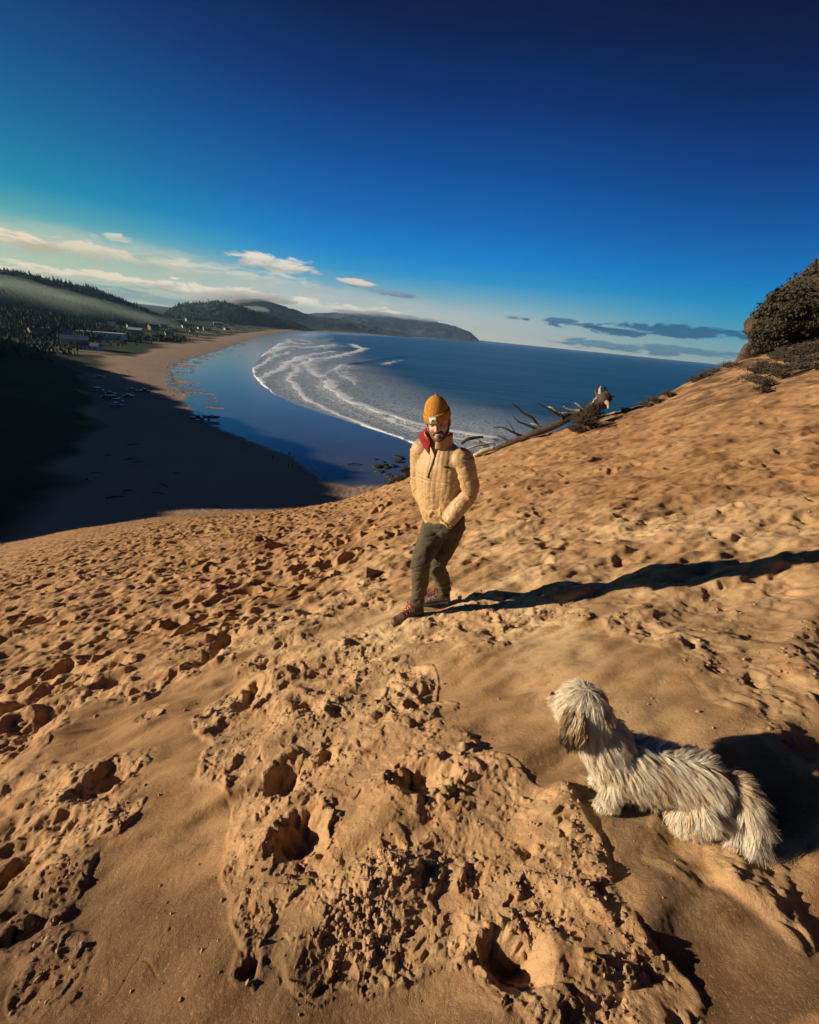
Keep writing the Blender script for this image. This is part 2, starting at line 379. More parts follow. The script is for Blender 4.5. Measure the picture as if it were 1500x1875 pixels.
def sand(X, Y, ds):
    """height added to the smooth land, and paint masks"""
    shp = X.shape; X = X.ravel(); Y = Y.ravel(); ds = np.broadcast_to(ds, shp).ravel()
    s = np.hypot(X, Y); az = np.degrees(np.arctan2(X, Y)); D = np.zeros_like(X)
    # only the dune face and the lit near sand carry fine relief
    def lod(lam): return np.clip((lam / ds - 2.0) / 2.0, 0, 1)
    near = s < 12; mid = s < 90
    wx = X + 0.30 * gn(X / .55, Y / .55 + 5) + .10 * gn(X / .17, Y / .17); wy = Y + 0.30 * gn(X / .55 + 31, Y / .55) + .10 * gn(X / .17 + 4, Y / .17)
    cr = np.zeros_like(X)
    # crust masks
    n1 = fbm(X, Y, 1.3, 4, 0.55, 2.0); n2 = fbm(X, Y, 0.35, 4, 0.6, 7.0)
    i = np.nonzero(s < 14)[0]
    if len(i):
        x, y = wx[i], wy[i]; c0 = np.zeros(len(i))
        for poly, wgt in zip(CRUST, CRUST_W):
            d = sdist(x, y, poly) * 1.0; sc_ = 0.04 + 0.02 * s[i]
            c0 = np.maximum(c0, wgt * sstep(d / sc_, -1.0, 1.0))
        for poly in SMOOTH: c0 *= 1 - 0.93 * sstep(sdist(x, y, poly) / 0.09, -1, 1)
        bn = sstep((sdist(x + 0.10 * gn(x / .3, y / .3 + 3), y + 0.10 * gn(x / .3 + 7, y / .3), BAND) + 0.10 * gn(x / .7, y / .7)) / np.clip(0.02 + 0.10 * (y - 0.9), 0.02, 0.35) , -1, 1)
        bn_full = bn
        c0 *= 1 - 0.9 * bn
        c0 = np.maximum(c0, 0.9 * sstep(sdist(x, y, ROUGH_BAND) / 0.05, -1, 1))
        cr[i] = c0
    band = np.zeros_like(X)
    if len(i): band[i] = bn_full
    bot = 0.9 * sstep((sdist(X + .16 * n2, Y + .22 * n1, VIGNETTE)) / .10, -1, 1) * (s < 3); band = np.maximum(band, bot * .85)
    rest = sstep(n1 + 0.4 * n2, 0.12, 0.38) * 0.55 * (1 - band) * np.clip(s / 5, 0.2, 1)
    crm = np.clip(cr * (0.55 + 0.9 * sstep(n1 * 0.5 + n2 * 0.9, -0.28, 0.25)), 0, 1.2)
    crm = np.where(s > 8, np.maximum(crm, rest), np.maximum(crm, rest * 0.4))
    # broad undulation, drifted along the slope
    ua = 0.42; U = X * math.cos(ua) + Y * math.sin(ua); W = -X * math.sin(ua) + Y * math.cos(ua)
    D += 0.14 * fbm(X, Y, 7.0, 2) * np.clip(s / 4, 0.15, 1) + 0.080 * fbm(X, Y, 1.4, 3, 0.5, 4.0)
    D += (0.12 * fbm(U, W * 3.2, 3.2, 3, 0.5, 1.5)) * lod(0.8) * np.clip(s / 5, 0.3, 1)
    D += 0.075 * fbm(U, W * 2.6, 0.8, 3, 0.55, 8.0) * lod(0.25)
    D += 0.042 * fbm(U + .1 * n2, W * 2.6, 0.42, 3, 0.6, 13.0) * lod(0.12) * (1 - .8 * band) * sstep(s, 2, 4)
    # soft wind ripples and streaks
    soft = (1 - crm)
    D += soft * 0.006 * fbm(U, W * 3.0, 0.22, 2, 0.5, 3.0) * lod(0.08)
    # footprints
    leftness = sstep(-az, -8, 12)
    i = np.nonzero((s > 1.2) & (s < 30) & (np.abs(az) < 100))[0]
    if len(i):
        x, y = X[i], Y[i]; xx = x + 0.05 * gn(x / .3, y / .3); yy = y + 0.05 * gn(x / .3 + 9, y / .3)
        f1 = dimples(xx, yy, 0.62, 0.09, 0.16, 0.62, 1.7, 1); f2 = dimples(xx + 3.3, yy + 1.7, 0.47, 0.06, 0.12, 0.5, 1.5, 2)
        fade = lod(0.30)[i]
        nearfade = sstep(s[i], 2.6, 4.5)
        dens = nearfade * (0.42 + 0.75 * leftness[i]) * (1 - 0.9 * band[i])
        D[i] += (0.10 * f1 + 0.065 * f2) * fade * dens * (.35 + .9 * sstep(fbm(x, y, 2.6, 3, .6, 91), -.28, .18))
        D[i] += 0.030 * fbm(x, y, 0.5, 4, .6, 44) * fade * dens
        sc1 = -np.abs(fbm(U[i] , W[i] * 1.9, 0.75, 2, .5, 61)); sc2 = -np.abs(fbm(U[i], W[i] * 1.7, 0.33, 2, .5, 71))
        D[i] += (0.14 * sc1 * lod(.4)[i] * sstep(s[i], 3.5, 8) + 0.085 * sc2 * lod(.2)[i]) * nearfade * (.12 + .95 * leftness[i]) * (1 - .9 * band[i])
        # trodden tread marks
        f3 = dimples(xx * 1.0, yy * 1.0, 0.21, 0.035, 0.07, 0.55, 1.4, 3)
        D[i] += 0.024 * f3 * lod(0.14)[i] * np.clip(crm[i] + 0.25 * leftness[i] * nearfade, 0, 1)
    i = np.nonzero((s > 9) & (s < 150) & (az < 25) & (az > -100))[0]
    if len(i):
        x, y = X[i], Y[i]
        f = dimples(x + .2 * gn(x, y), y, 0.78, 0.17, 0.30, 0.9, 1.6, 5)
        D[i] += 0.165 * f * sstep(s[i], 9, 22) * (0.40 + 0.68 * leftness[i]) * (1 - sstep(s[i], 95, 140))
        D[i] += 0.07 * fbm(x, y, 1.1, 3, .6, 6) * sstep(s[i], 10, 25)
    # the pits of the foreground
    i = np.nonzero(s < 14)[0]
    rim = np.zeros_like(X)
    if len(i):
        x = X[i] + 0.045 * gn(X[i] / .15, Y[i] / .15) + 0.022 * gn(X[i] / .06, Y[i] / .06) + 0.012 * gn(X[i] / .035, Y[i] / .035); y = Y[i] + 0.045 * gn(X[i] / .15 + 7, Y[i] / .15) + 0.022 * gn(X[i] / .06 + 7, Y[i] / .06) + 0.012 * gn(X[i] / .035, Y[i] / .035 + 8)
        for (hx, hy, ang, rx, ry, dep) in _HW:
            j = np.nonzero((np.abs(x - hx) < 2.6 * rx) & (np.abs(y - hy) < 2.6 * rx))[0]
            if not len(j): continue
            ca, sa = math.cos(ang), math.sin(ang); ex = x[j] - hx; ey = y[j] - hy
            a = (ex * ca + ey * sa) / rx; b = (-ex * sa + ey * ca) / ry
            q = (np.abs(a) ** 2.2 + np.abs(b) ** 2.2) ** (1 / 2.2) + .22 * gn(x[j] / (rx * .9) + hx * 7, y[j] / (rx * .9)) + .10 * gn(x[j] / .03, y[j] / .03)
            jj = i[j]
            D[jj] += (-dep * 0.72 * (1 - sstep(q, 0.10, 1.18)) + dep * 0.10 * np.exp(-((q - 1.4) / 0.45) ** 2) + dep * .16 * fbm(x[j], y[j], .11, 3, .6, 15) * (q < 1.3)) * (1 + .25 * gn(x[j] / .06, y[j] / .06))
            rim[jj] = np.maximum(rim[jj], np.exp(-((q - 1.25) / 0.4) ** 2)); crm[jj] = np.where(q < 1.1, np.maximum(crm[jj], .7 * (1 - band[jj])), crm[jj])
    # broken crust: plates, clods, cracks
    i = np.nonzero((s < 16) & (crm + rim > 0.03))[0]
    if len(i):
        x, y = X[i], Y[i]; k = np.clip(crm[i] + 0.5 * rim[i] * (1 - band[i] * .6), 0, 1.1)
        ax = x + 0.03 * gn(x / .08, y / .08) + .012 * gn(x / .03, y / .03); ay = y + 0.03 * gn(x / .08 + 3, y / .08) + .012 * gn(x / .03 + 5, y / .03)
        a1, e1, r1 = worley(ax * 1.3, ay, 0.075, 1); a2, e2, r2 = worley(ax, ay * 1.35, 0.036, 2); a3, e3, r3 = worley(ax, ay, 0.016, 4)
        L0, L1, L2, L3 = lod(0.12)[i], lod(0.05)[i], lod(0.022)[i], lod(0.011)[i]
        # flaked layers with broken ledges
        t = 3.4 * fbm(ax * 0.8, ay * 1.25, 0.42, 5, 0.62, 31) + 0.5 * n1[i]
        fl = np.floor(t); fr = t - fl; ledge = 0.013 * (fl + sstep(fr, 0.80, 1.0) + 0.25 * fr)
        bro = sstep(fbm(x, y, 0.45, 4, .65, 21), -0.16, 0.12)          # where it is crumbled to clods
        lump1 = np.maximum(r1 - 0.62, 0) * 0.034 * (1 - sstep(a1, 0.10, 0.50))
        lump2 = np.maximum(r2 - 0.45, 0) * 0.021 * (1 - sstep(a2, 0.12, 0.58))
        small = np.maximum(r3 - 0.15, 0) * 0.015 * (1 - sstep(a3, 0.12, 0.60))
        rough = 0.024 * fbm(x, y, 0.24, 6, .62, 5)
        D[i] += k * (ledge * L1 * (1 - .5 * bro) + (lump1 * L1 + lump2 * L2) * bro + small * L3 * (0.45 + 0.55 * bro) + rough * L0 * (.35 + .65 * bro))
        # edge of the slab standing a little proud
        D[i] += 0.010 * sstep(crm[i], 0.25, 0.55) * L1
    # drying cracks in the smooth packed sand
    i = np.nonzero((s < 6) & (np.abs(az) < 75))[0]
    if len(i):
        x, y = X[i] + .03 * gn(X[i] / .1, Y[i] / .1), Y[i] + .03 * gn(X[i] / .1 + 5, Y[i] / .1)
        a1, e1, r1 = worley(x, y, 0.16, 6)
        on = sstep(fbm(x, y, 0.9, 2, .5, 14), 0.30, 0.42) * (1 - crm[i] * .7)
        D[i] -= 0.006 * (1 - sstep(e1, 0.0, 0.05)) * on * lod(0.02)[i]
        peb = dimples(x, y, 0.085, 0.003, 0.009, 0.10, 1.2, 8)
        D[i] += -0.010 * np.minimum(peb, 0) * lod(0.012)[i]
        D[i] += 0.0022 * fbm(x, y, 0.05, 3, .6, 3) * lod(0.02)[i]
    # under the feet the sand is pressed flat
    return D.reshape(shp), np.clip(crm, 0, 1).reshape(shp), band.reshape(shp)
PADS = []   # (x, y, r, z) filled below: feet of the person and paws of the dog press the sand
def spacing(s): return np.maximum(0.0035, s * 0.0045)
def land(X, Y, ds=None, full=False):
    X = np.atleast_1d(np.asarray(X, float)); Y = np.atleast_1d(np.asarray(Y, float))
    s = np.hypot(X, Y)
    if ds is None: ds = spacing(s)
    z = ground_z(X, Y)
    D, crm, band = sand(X, Y, ds)
    dW, dE = coast_fields(X, Y); beach, dF = beach_z(X, Y, dW, dE)
    isd = sstep(ground_z(X, Y) - beach, 0.2, 2.0) * (s < 160)
    D = D * np.where(s < 30, 1.0, 0.12 + 0.88 * np.maximum(isd, (s < 110) * 0.5))
    D = np.where((s > 110), D * (dE > 0) * (1 - sstep(s, 110, 160)), D)
    D = np.where((dE < 3) & (s > 90), 0.0, D)
    z = z + D
    for (px, py, r, pz) in PADS:
        w = 1 - sstep(np.hypot(X - px, Y - py), r, r * 1.9); z = z * (1 - w) + pz * w
    if full: return z, crm, band, dW, dE, dF, isd
    return z

def polar_sheet(svals, azvals):
    A, S = np.meshgrid(np.radians(azvals), svals); X = S * np.sin(A); Y = S * np.cos(A)
    n, m_ = X.shape; r, c = np.meshgrid(np.arange(n - 1), np.arange(m_ - 1), indexing='ij'); r = r.ravel(); c = c.ravel()
    F = np.stack([r * m_ + c, (r + 1) * m_ + c, (r + 1) * m_ + c + 1, r * m_ + c + 1], -1)
    return X, Y, S, F
QUAL = 1.0
def mat_sand():
    m = bpy.data.materials.new('sand'); m.use_nodes = True; N = NT(m.node_tree); b = N.n['Principled BSDF']
    geo = N.new('ShaderNodeNewGeometry'); P = geo.outputs['Position']
    crust = N.attr('crust').outputs['Fac']; band = N.attr('moist_vignette').outputs['Fac']; wet = N.attr('wet').outputs['Fac']; veg = N.attr('veg').outputs['Fac']; far = N.attr('far').outputs['Fac']
    n_big = N.noise(P, 1.1, 5, 0.6); n_mid = N.noise(P, 9.0, 6, 0.65); n_fine = N.noise(P, 380, 3, 0.7); grain = N.noise(P, 1400, 2, 0.6)
    dry = N.mix(N.ss(n_big, 0.32, 0.56), (0.265, 0.128, 0.049), (0.450, 0.240, 0.102))
    dry = N.mix(N.ss(n_mid, 0.45, 0.75), dry, (0.26, 0.122, 0.046))
    dry = N.mix(N.math('MULTIPLY', crust, N.ss(n_mid, 0.35, 0.55)), dry, (0.54, 0.315, 0.150))
    moist_vignette = N.mix(N.ss(n_big, 0.3, 0.7), (0.085, 0.040, 0.018), (0.160, 0.080, 0.034))  # colour of the moist band, also used for the painted vignette at the bottom
    col = N.mix(band, dry, moist_vignette)
    pale_sun = N.attr('pale').outputs['Fac']; col = N.mix(N.math('MULTIPLY', pale_sun, N.ss(n_mid, .30, .55)), col, N.mix(N.ss(n_mid, .5, .7), (0.74, 0.51, 0.265), (0.62, 0.39, 0.18)))  # pale crust, with the sun highlight around the man painted into the colour
    dirt = N.attr('dirt').outputs['Fac']; col = N.mix(dirt, col, N.mix(N.ss(n_mid, .4, .6), (0.075, 0.044, 0.026), (0.15, 0.085, 0.045)))
    n_sp = N.noise(P, 110, 5, 0.75); col = N.mix(N.math('MULTIPLY', N.ss(n_sp, 0.54, 0.70), 0.45), col, (0.19, 0.095, 0.040)); col = N.mix(N.math('MULTIPLY', N.ss(n_sp, 0.46, 0.34), 0.30), col, (0.66, 0.42, 0.22))
    col = N.mix(N.math('MULTIPLY', N.ss(n_fine, 0.56, 0.72), 0.35), col, (0.16, 0.085, 0.045))
    col = N.mix(N.math('MULTIPLY', N.ss(grain, 0.60, 0.72), 0.25), col, (0.80, 0.62, 0.42))
    beach = N.mix(N.noise(P, 0.05, 4, 0.6), (0.37, 0.245, 0.160), (0.48, 0.33, 0.22))
    col = N.mix(far, col, beach)
    green = N.mix(N.noise(P, 0.25, 6, 0.7), (0.016, 0.030, 0.013), (0.06, 0.078, 0.028))
    col = N.mix(veg, col, green)
    wetc = N.mix(N.noise(P, 0.03, 3, 0.5), (0.040, 0.052, 0.058), (0.110, 0.125, 0.125))
    col = N.mix(wet, col, wetc)
    N.put(b.inputs['Base Color'], col)
    N.put(b.inputs['Roughness'], N.lin(wet, 0, 1, 0.95, 0.15))
    N.put(b.inputs['IOR'], N.lin(wet, 0, 1, 1.25, 1.6))
    bmp = N.new('ShaderNodeBump'); bmp.inputs['Strength'].default_value = 1.0; bmp.inputs['Distance'].default_value = 1.0
    h = N.math('ADD', N.math('MULTIPLY', N.noise(P, 230, 4, 0.75), 0.0034), N.math('MULTIPLY', N.noise(P, 55, 5, 0.7), 0.0060))
    h = N.math('MULTIPLY', h, N.math('SUBTRACT', 1.0, N.math('MAXIMUM', wet, far)))
    lumps = N.math('MULTIPLY', N.noise(P, 0.7, 6, 0.65), N.math('MULTIPLY', N.math('MULTIPLY', N.math('SUBTRACT', 1.0, wet), far), 0.5))
    tuss = N.math('MULTIPLY', N.noise(P, 0.5, 6, 0.7), N.math('MULTIPLY', veg, 2.2))
    wr = N.math('MULTIPLY', N.noise(N.mapping(P, scale=(1, 0.35, 1), rot=(0, 0, 0.5)), 0.35, 3, 0.5), N.math('MULTIPLY', wet, 0.02))
    N.put(bmp.inputs['Height'], N.math('ADD', N.math('ADD', h, wr), N.math('ADD', lumps, tuss)))
    N.l.new(bmp.outputs[0], b.inputs['Normal'])
    return m
MAT_SAND = mat_sand()
def build_ground():
    q = QUAL
    s = [0.22]
    while s[-1] < 11000:
        c = s[-1]
        g = 0.0045 if c < 95 else 0.008
        s.append(c + max(0.0035, c * g) / q)
    az = [-180.0]
    while az[-1] < 180:
        a = az[-1]; st = 0.165 if -68 < a < 56 else (0.5 if -85 < a < 75 else 3.0)
        az.append(min(180.0, a + st / q))
    X, Y, S, F = polar_sheet(np.array(s), np.array(az))
    ds = np.maximum(spacing(S), S * math.radians(0.165)) / q
    z, crm, band, dW, dE, dF, isd = land(X.ravel(), Y.ravel(), ds.ravel(), True)
    V = np.stack([X.ravel(), Y.ravel(), z], -1)
    o = mesh_obj('ground', V, F, MAT_SAND); tag(o, kind='structure')
    sr_ = S.ravel(); x, y = X.ravel(), Y.ravel()
    nz = fbm(x, y, 25, 3, .5, 2)
    wet = (1 - sstep(dE + 4 * nz + 1.5 * fbm(x, y, 6, 2), -3, 1.5)) * (sr_ > 60)
    wet = wet * np.where(dE > -3, sstep(x, -500, 60) * 0 + 1, 1)
    rill = sstep(fbm(x * 0.25, y * 0.9, 9, 3, .6, 9), 0.1, 0.35) * (dE > -16) * (dE < 5) * (sr_ > 215)
    wet = np.clip(np.where(rill > 0.5, 1 - wet, wet), 0, 1)
    veg = np.clip(sstep(dF + 6 * fbm(x, y, 20, 3), 2, 9) * (y > 45) * (y < 345) * (x < -40), 0, 1)
    inl = sstep(dE + 22 * fbm(x, y, 90, 3, .6, 4), 34, 52) * (np.hypot(x, y) > 230)
    veg = np.maximum(veg, inl * (1 - 0.75 * sstep(fbm(x * .7, y, 60, 3, .6, 12), .12, .3) * (dE < 160)))
    veg = veg * (1 - isd)
    band = np.where(sr_ < 12, band * (0.22 + 0.78 * (1 - sstep(y + .12 * fbm(x, y, .8, 3), .75, 1.45))), 0)
    j = np.nonzero(sr_ < 9)[0]; drk = 0.55 * sstep(sdist(x[j] + .4 * gn(x[j] / .8, y[j] / .8), y[j] + .4 * gn(x[j] / .8 + 3, y[j] / .8), CRUST[2]) / .5, -1, 1) * sstep(fbm(x[j], y[j], 1.2, 4, .6, 33), -.35, .25); band[j] = np.maximum(band[j], drk)  # sand in this outline darker in noise-broken patches
    far = np.clip(1 - isd, 0, 1) * sstep(sr_, 60, 75)
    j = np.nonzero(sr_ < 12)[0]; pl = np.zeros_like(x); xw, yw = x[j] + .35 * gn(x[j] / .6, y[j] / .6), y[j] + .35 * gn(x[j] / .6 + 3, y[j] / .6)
    pl[j] = np.maximum(np.maximum(sstep(sdist(xw, yw, CRUST[4]) / .7, -1.5, .6), .9 * sstep(sdist(xw, yw, CRUST[5]) / .8, -1, 1)), .5 * (1 - sstep(np.hypot(xw - .8, (yw - 3.6) * .8), .8, 3.6))) * (.35 + .65 * sstep(fbm(x[j], y[j], .8, 4, .6, 77), -.25, .2))  # pale crust areas plus a painted pool of sunlight round the man
    azd = np.degrees(np.arctan2(x, y)); dirt = sstep(azd + 5 * fbm(x, y, 3, 3), 20, 36) * sstep(sr_ + 5 * fbm(x, y, 2.2, 4, .6, 4), 14, 22) * sstep(fbm(x, y, 1.0, 4, .65, 9), -.25, .25) * (sr_ < 60)
    dirt = np.maximum(dirt, .8 * sstep(fbm(x, y * 1.6, .7, 4, .65, 39), .22, .42) * sstep(sr_, 11, 18) * (sr_ < 30) * sstep(azd, 8, 22))
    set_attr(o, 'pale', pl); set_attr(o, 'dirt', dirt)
    for n_, a_ in (('crust', crm), ('moist_vignette', band), ('wet', wet), ('veg', veg), ('far', far)): set_attr(o, n_, a_)
    return o
ground = build_ground()

# the high wooded ridge east of the beach, outside the left edge of the frame, that shades the lower dune and the near beach
def build_ridge():
    crest = [(-201, -4, 18), (-208, 18, 29), (-211, 34, 37), (-214, 53, 43), (-221, 73, 52), (-241, 96, 58), (-268, 124, 55), (-306, 164, 51), (-336, 204, 49), (-374, 234, 49), (-414, 264, 47), (-451, 292, 45), (-476, 314, 32), (-496, 334, 16)]
    cx = np.array(crest, float); t = np.linspace(0, len(crest) - 1, 130); k = np.linspace(-1, 1, 41)
    px, py, pz = (np.interp(t, np.arange(len(crest)), cx[:, j]) for j in range(3))
    dx, dy = np.gradient(px), np.gradient(py); L = np.hypot(dx, dy); nx, ny = -dy / L, dx / L
    K, T = np.meshgrid(k, t); X = px[:, None] + nx[:, None] * K * np.where(K < 0, 75, 120); Y = py[:, None] + ny[:, None] * K * np.where(K < 0, 75, 120)
    prof = np.cos(np.clip(K, -1, 1) * np.pi / 2) ** 1.2
    Z = 2 + (pz[:, None] + 5 * fbm(X, Y, 28, 4, .6) - 2) * prof + 2.5 * fbm(X, Y, 9, 3, .6) * prof
    n, m_ = X.shape; r, c = np.meshgrid(np.arange(n - 1), np.arange(m_ - 1), indexing='ij'); r = r.ravel(); c = c.ravel()
    F = np.stack([r * m_ + c, r * m_ + c + 1, (r + 1) * m_ + c + 1, (r + 1) * m_ + c], -1)
    o = mesh_obj('hill', np.stack([X, Y, Z], -1).reshape(-1, 3), F, MAT_FOREST); tag(o, kind='structure'); return o
def mat_simple(name, col, rough=0.8, metal=0.0, var=0.0, scale=20.0, bump=0.0, bscale=50.0, col2=None):
    m = bpy.data.materials.new(name); m.use_nodes = True; N = NT(m.node_tree); b = N.n['Principled BSDF']
    tc = N.new('ShaderNodeTexCoord'); O = tc.outputs['Object']
    c2 = col2 or tuple(c * (1 - var) for c in col)
    n = N.noise(O, scale, 5, 0.6)
    N.put(b.inputs['Base Color'], N.mix(N.ss(n, 0.35, 0.65), col, c2))
    b.inputs['Roughness'].default_value = rough; b.inputs['Metallic'].default_value = metal
    if bump:
        bm_ = N.new('ShaderNodeBump'); bm_.inputs['Distance'].default_value = bump; N.put(bm_.inputs['Height'], N.noise(O, bscale, 5, 0.6)); N.l.new(bm_.outputs[0], b.inputs['Normal'])
    return m
MAT_FOREST = mat_simple('forest_floor', (0.020, 0.034, 0.018), 0.9, var=0.5, scale=0.03, bump=3.0, bscale=0.06)
build_ridge()

# ------------------------------------------------------------------ the sea
BREAKERS = [  # photo polylines of the crests: points, width m at both sides, strength, height
    ([(900, 806), (860, 800), (800, 790), (740, 775), (690, 757), (650, 742), (620, 728), (603, 712), (600, 700)], 3.2, 1.0, .8),
    ([(778, 818), (740, 806), (690, 790), (640, 770), (600, 752), (570, 738), (545, 718), (533, 700), (530, 690), (543, 682), (540, 672), (560, 665), (575, 658)], 1.6, 1.0, .35),
    ([(582, 692), (568, 680), (566, 668), (580, 660), (620, 652), (650, 645), (670, 638)], 3.0, 0.9, .6),
    ([(560, 768), (520, 748), (490, 728), (476, 708), (476, 694), (490, 684), (510, 678), (530, 665), (560, 655)], 1.5, 1.0, .3),
    ([(478, 716), (462, 700), (457, 686), (463, 676), (480, 664), (500, 653), (530, 645)], 1.4, .9, .2),
    ([(651, 632), (660, 638), (670, 640)], 4, 1.0, .7), ([(534, 627), (548, 631), (560, 630)], 6, .7, .5), ([(575, 642), (590, 640), (612, 634)], 5, .6, .6),
    ([(500, 640), (510, 632), (525, 628), (528, 622)], 4, .7, .3), ([(610, 630), (616, 634), (626, 636)], 6, .6, .5), ([(560, 618), (590, 624), (610, 620)], 8, .5, .4),
    ([(640, 700), (622, 690), (618, 680), (632, 672)], 4.0, .9, .7), ([(700, 668), (716, 664), (735, 660)], 3, .6, .5), ([(520, 668), (545, 655), (580, 648), (610, 645)], 2.5, .8, .4), ([(545, 640), (570, 636), (600, 634)], 5, .7, .5),
    ([(480, 650), (500, 642), (520, 636), (545, 634)], 3, .8, .3), ([(590, 626), (620, 628), (645, 630)], 7, .6, .4), ([(530, 620), (548, 622), (565, 626)], 6, .7, .4), ([(900, 812), (850, 806), (790, 797), (740, 783), (700, 768)], 2.0, .8, .2),
    ([(765, 792), (700, 776), (640, 752), (600, 728)], 0.8, .6, .1), ([(765, 808), (700, 790), (640, 765)], 0.6, .5, .05)]
SWELLS = [([(640, 668), (700, 656), (760, 650)], .7), ([(690, 645), (720, 650), (735, 655)], .8), ([(540, 640), (600, 641), (650, 640)], .9), ([(600, 690), (625, 672), (650, 665)], .6)]
def mat_sea():
    m = bpy.data.materials.new('sea_water'); m.use_nodes = True; N = NT(m.node_tree); b = N.n['Principled BSDF']
    geo = N.new('ShaderNodeNewGeometry'); P = geo.outputs['Position']
    foam = N.attr('foam').outputs['Fac']; lace = N.attr('lace').outputs['Fac']; shal = N.attr('shallow').outputs['Fac']
    deep = N.mix(N.ss(N.noise(N.mapping(P, scale=(0.25, 1.0, 1), rot=(0, 0, 0.25)), 0.004, 4, 0.55), 0.35, 0.68), (0.002, 0.040, 0.090), (0.008, 0.100, 0.175))
    deep = N.mix(N.math('MULTIPLY', N.ss(N.noise(N.mapping(P, scale=(0.35, 1.0, 1), rot=(0, 0, 0.3)), 0.09, 5, 0.6), 0.5, 0.72), 0.5), deep, (0.02, 0.12, 0.19))
    col = N.mix(shal, deep, (0.24, 0.28, 0.31))
    vor = N.new('ShaderNodeTexVoronoi', feature='DISTANCE_TO_EDGE'); vor.inputs['Scale'].default_value = 0.55
    wv = N.new('ShaderNodeVectorMath', operation='ADD'); N.l.new(P, wv.inputs[0])
    nc = N.new('ShaderNodeTexNoise'); nc.inputs['Scale'].default_value = 0.45; nc.inputs['Detail'].default_value = 5; N.l.new(P, nc.inputs['Vector'])
    sc = N.new('ShaderNodeVectorMath', operation='SCALE'); N.l.new(nc.outputs['Color'], sc.inputs[0]); sc.inputs['Scale'].default_value = 3.5
    N.l.new(sc.outputs[0], wv.inputs[1]); N.l.new(wv.outputs[0], vor.inputs['Vector'])
    web = N.math('SUBTRACT', 1.0, N.ss(vor.outputs[0], 0.0, 0.16))
    n = N.noise(P, 0.8, 6, 0.75); n2 = N.noise(P, 0.22, 5, 0.65)
    la = N.math('MULTIPLY', lace, N.math('MULTIPLY', N.math('MAXIMUM', N.math('MULTIPLY', web, 0.75), N.ss(n, 0.46, 0.56)), N.ss(n2, 0.30, 0.52)))
    fo = N.ss(N.math('ADD', foam, N.math('MULTIPLY', N.math('SUBTRACT', n, 0.5), 0.9)), 0.30, 0.50)
    f = N.math('MAXIMUM', fo, la, clamp=True)
    col = N.mix(f, col, (0.88, 0.88, 0.87))
    N.put(b.inputs['Base Color'], col)
    N.put(b.inputs['Roughness'], N.math('ADD', N.lin(f, 0, 1, 0.30, 0.7), N.math('MULTIPLY', shal, -0.16))); b.inputs['IOR'].default_value = 1.33; N.put(b.inputs['Specular IOR Level'], N.lin(shal, 0, 1, 0.22, 0.5))
    bmp = N.new('ShaderNodeBump'); bmp.inputs['Distance'].default_value = 1.0
    w1 = N.noise(N.mapping(P, scale=(0.5, 1.0, 1), rot=(0, 0, 0.35)), 0.35, 6, 0.62); w2 = N.noise(N.mapping(P, scale=(0.45, 1.0, 1), rot=(0, 0, 0.2)), 0.05, 4, 0.55)
    h = N.math('ADD', N.math('MULTIPLY', w1, 0.8), N.math('MULTIPLY', w2, 2.5))
    h = N.math('MULTIPLY', h, N.lin(shal, 0, 1, 1.0, 0.28))
    h = N.math('ADD', h, N.math('MULTIPLY', f, 0.7))
    N.put(bmp.inputs['Height'], h); N.l.new(bmp.outputs[0], b.inputs['Normal'])
    return m
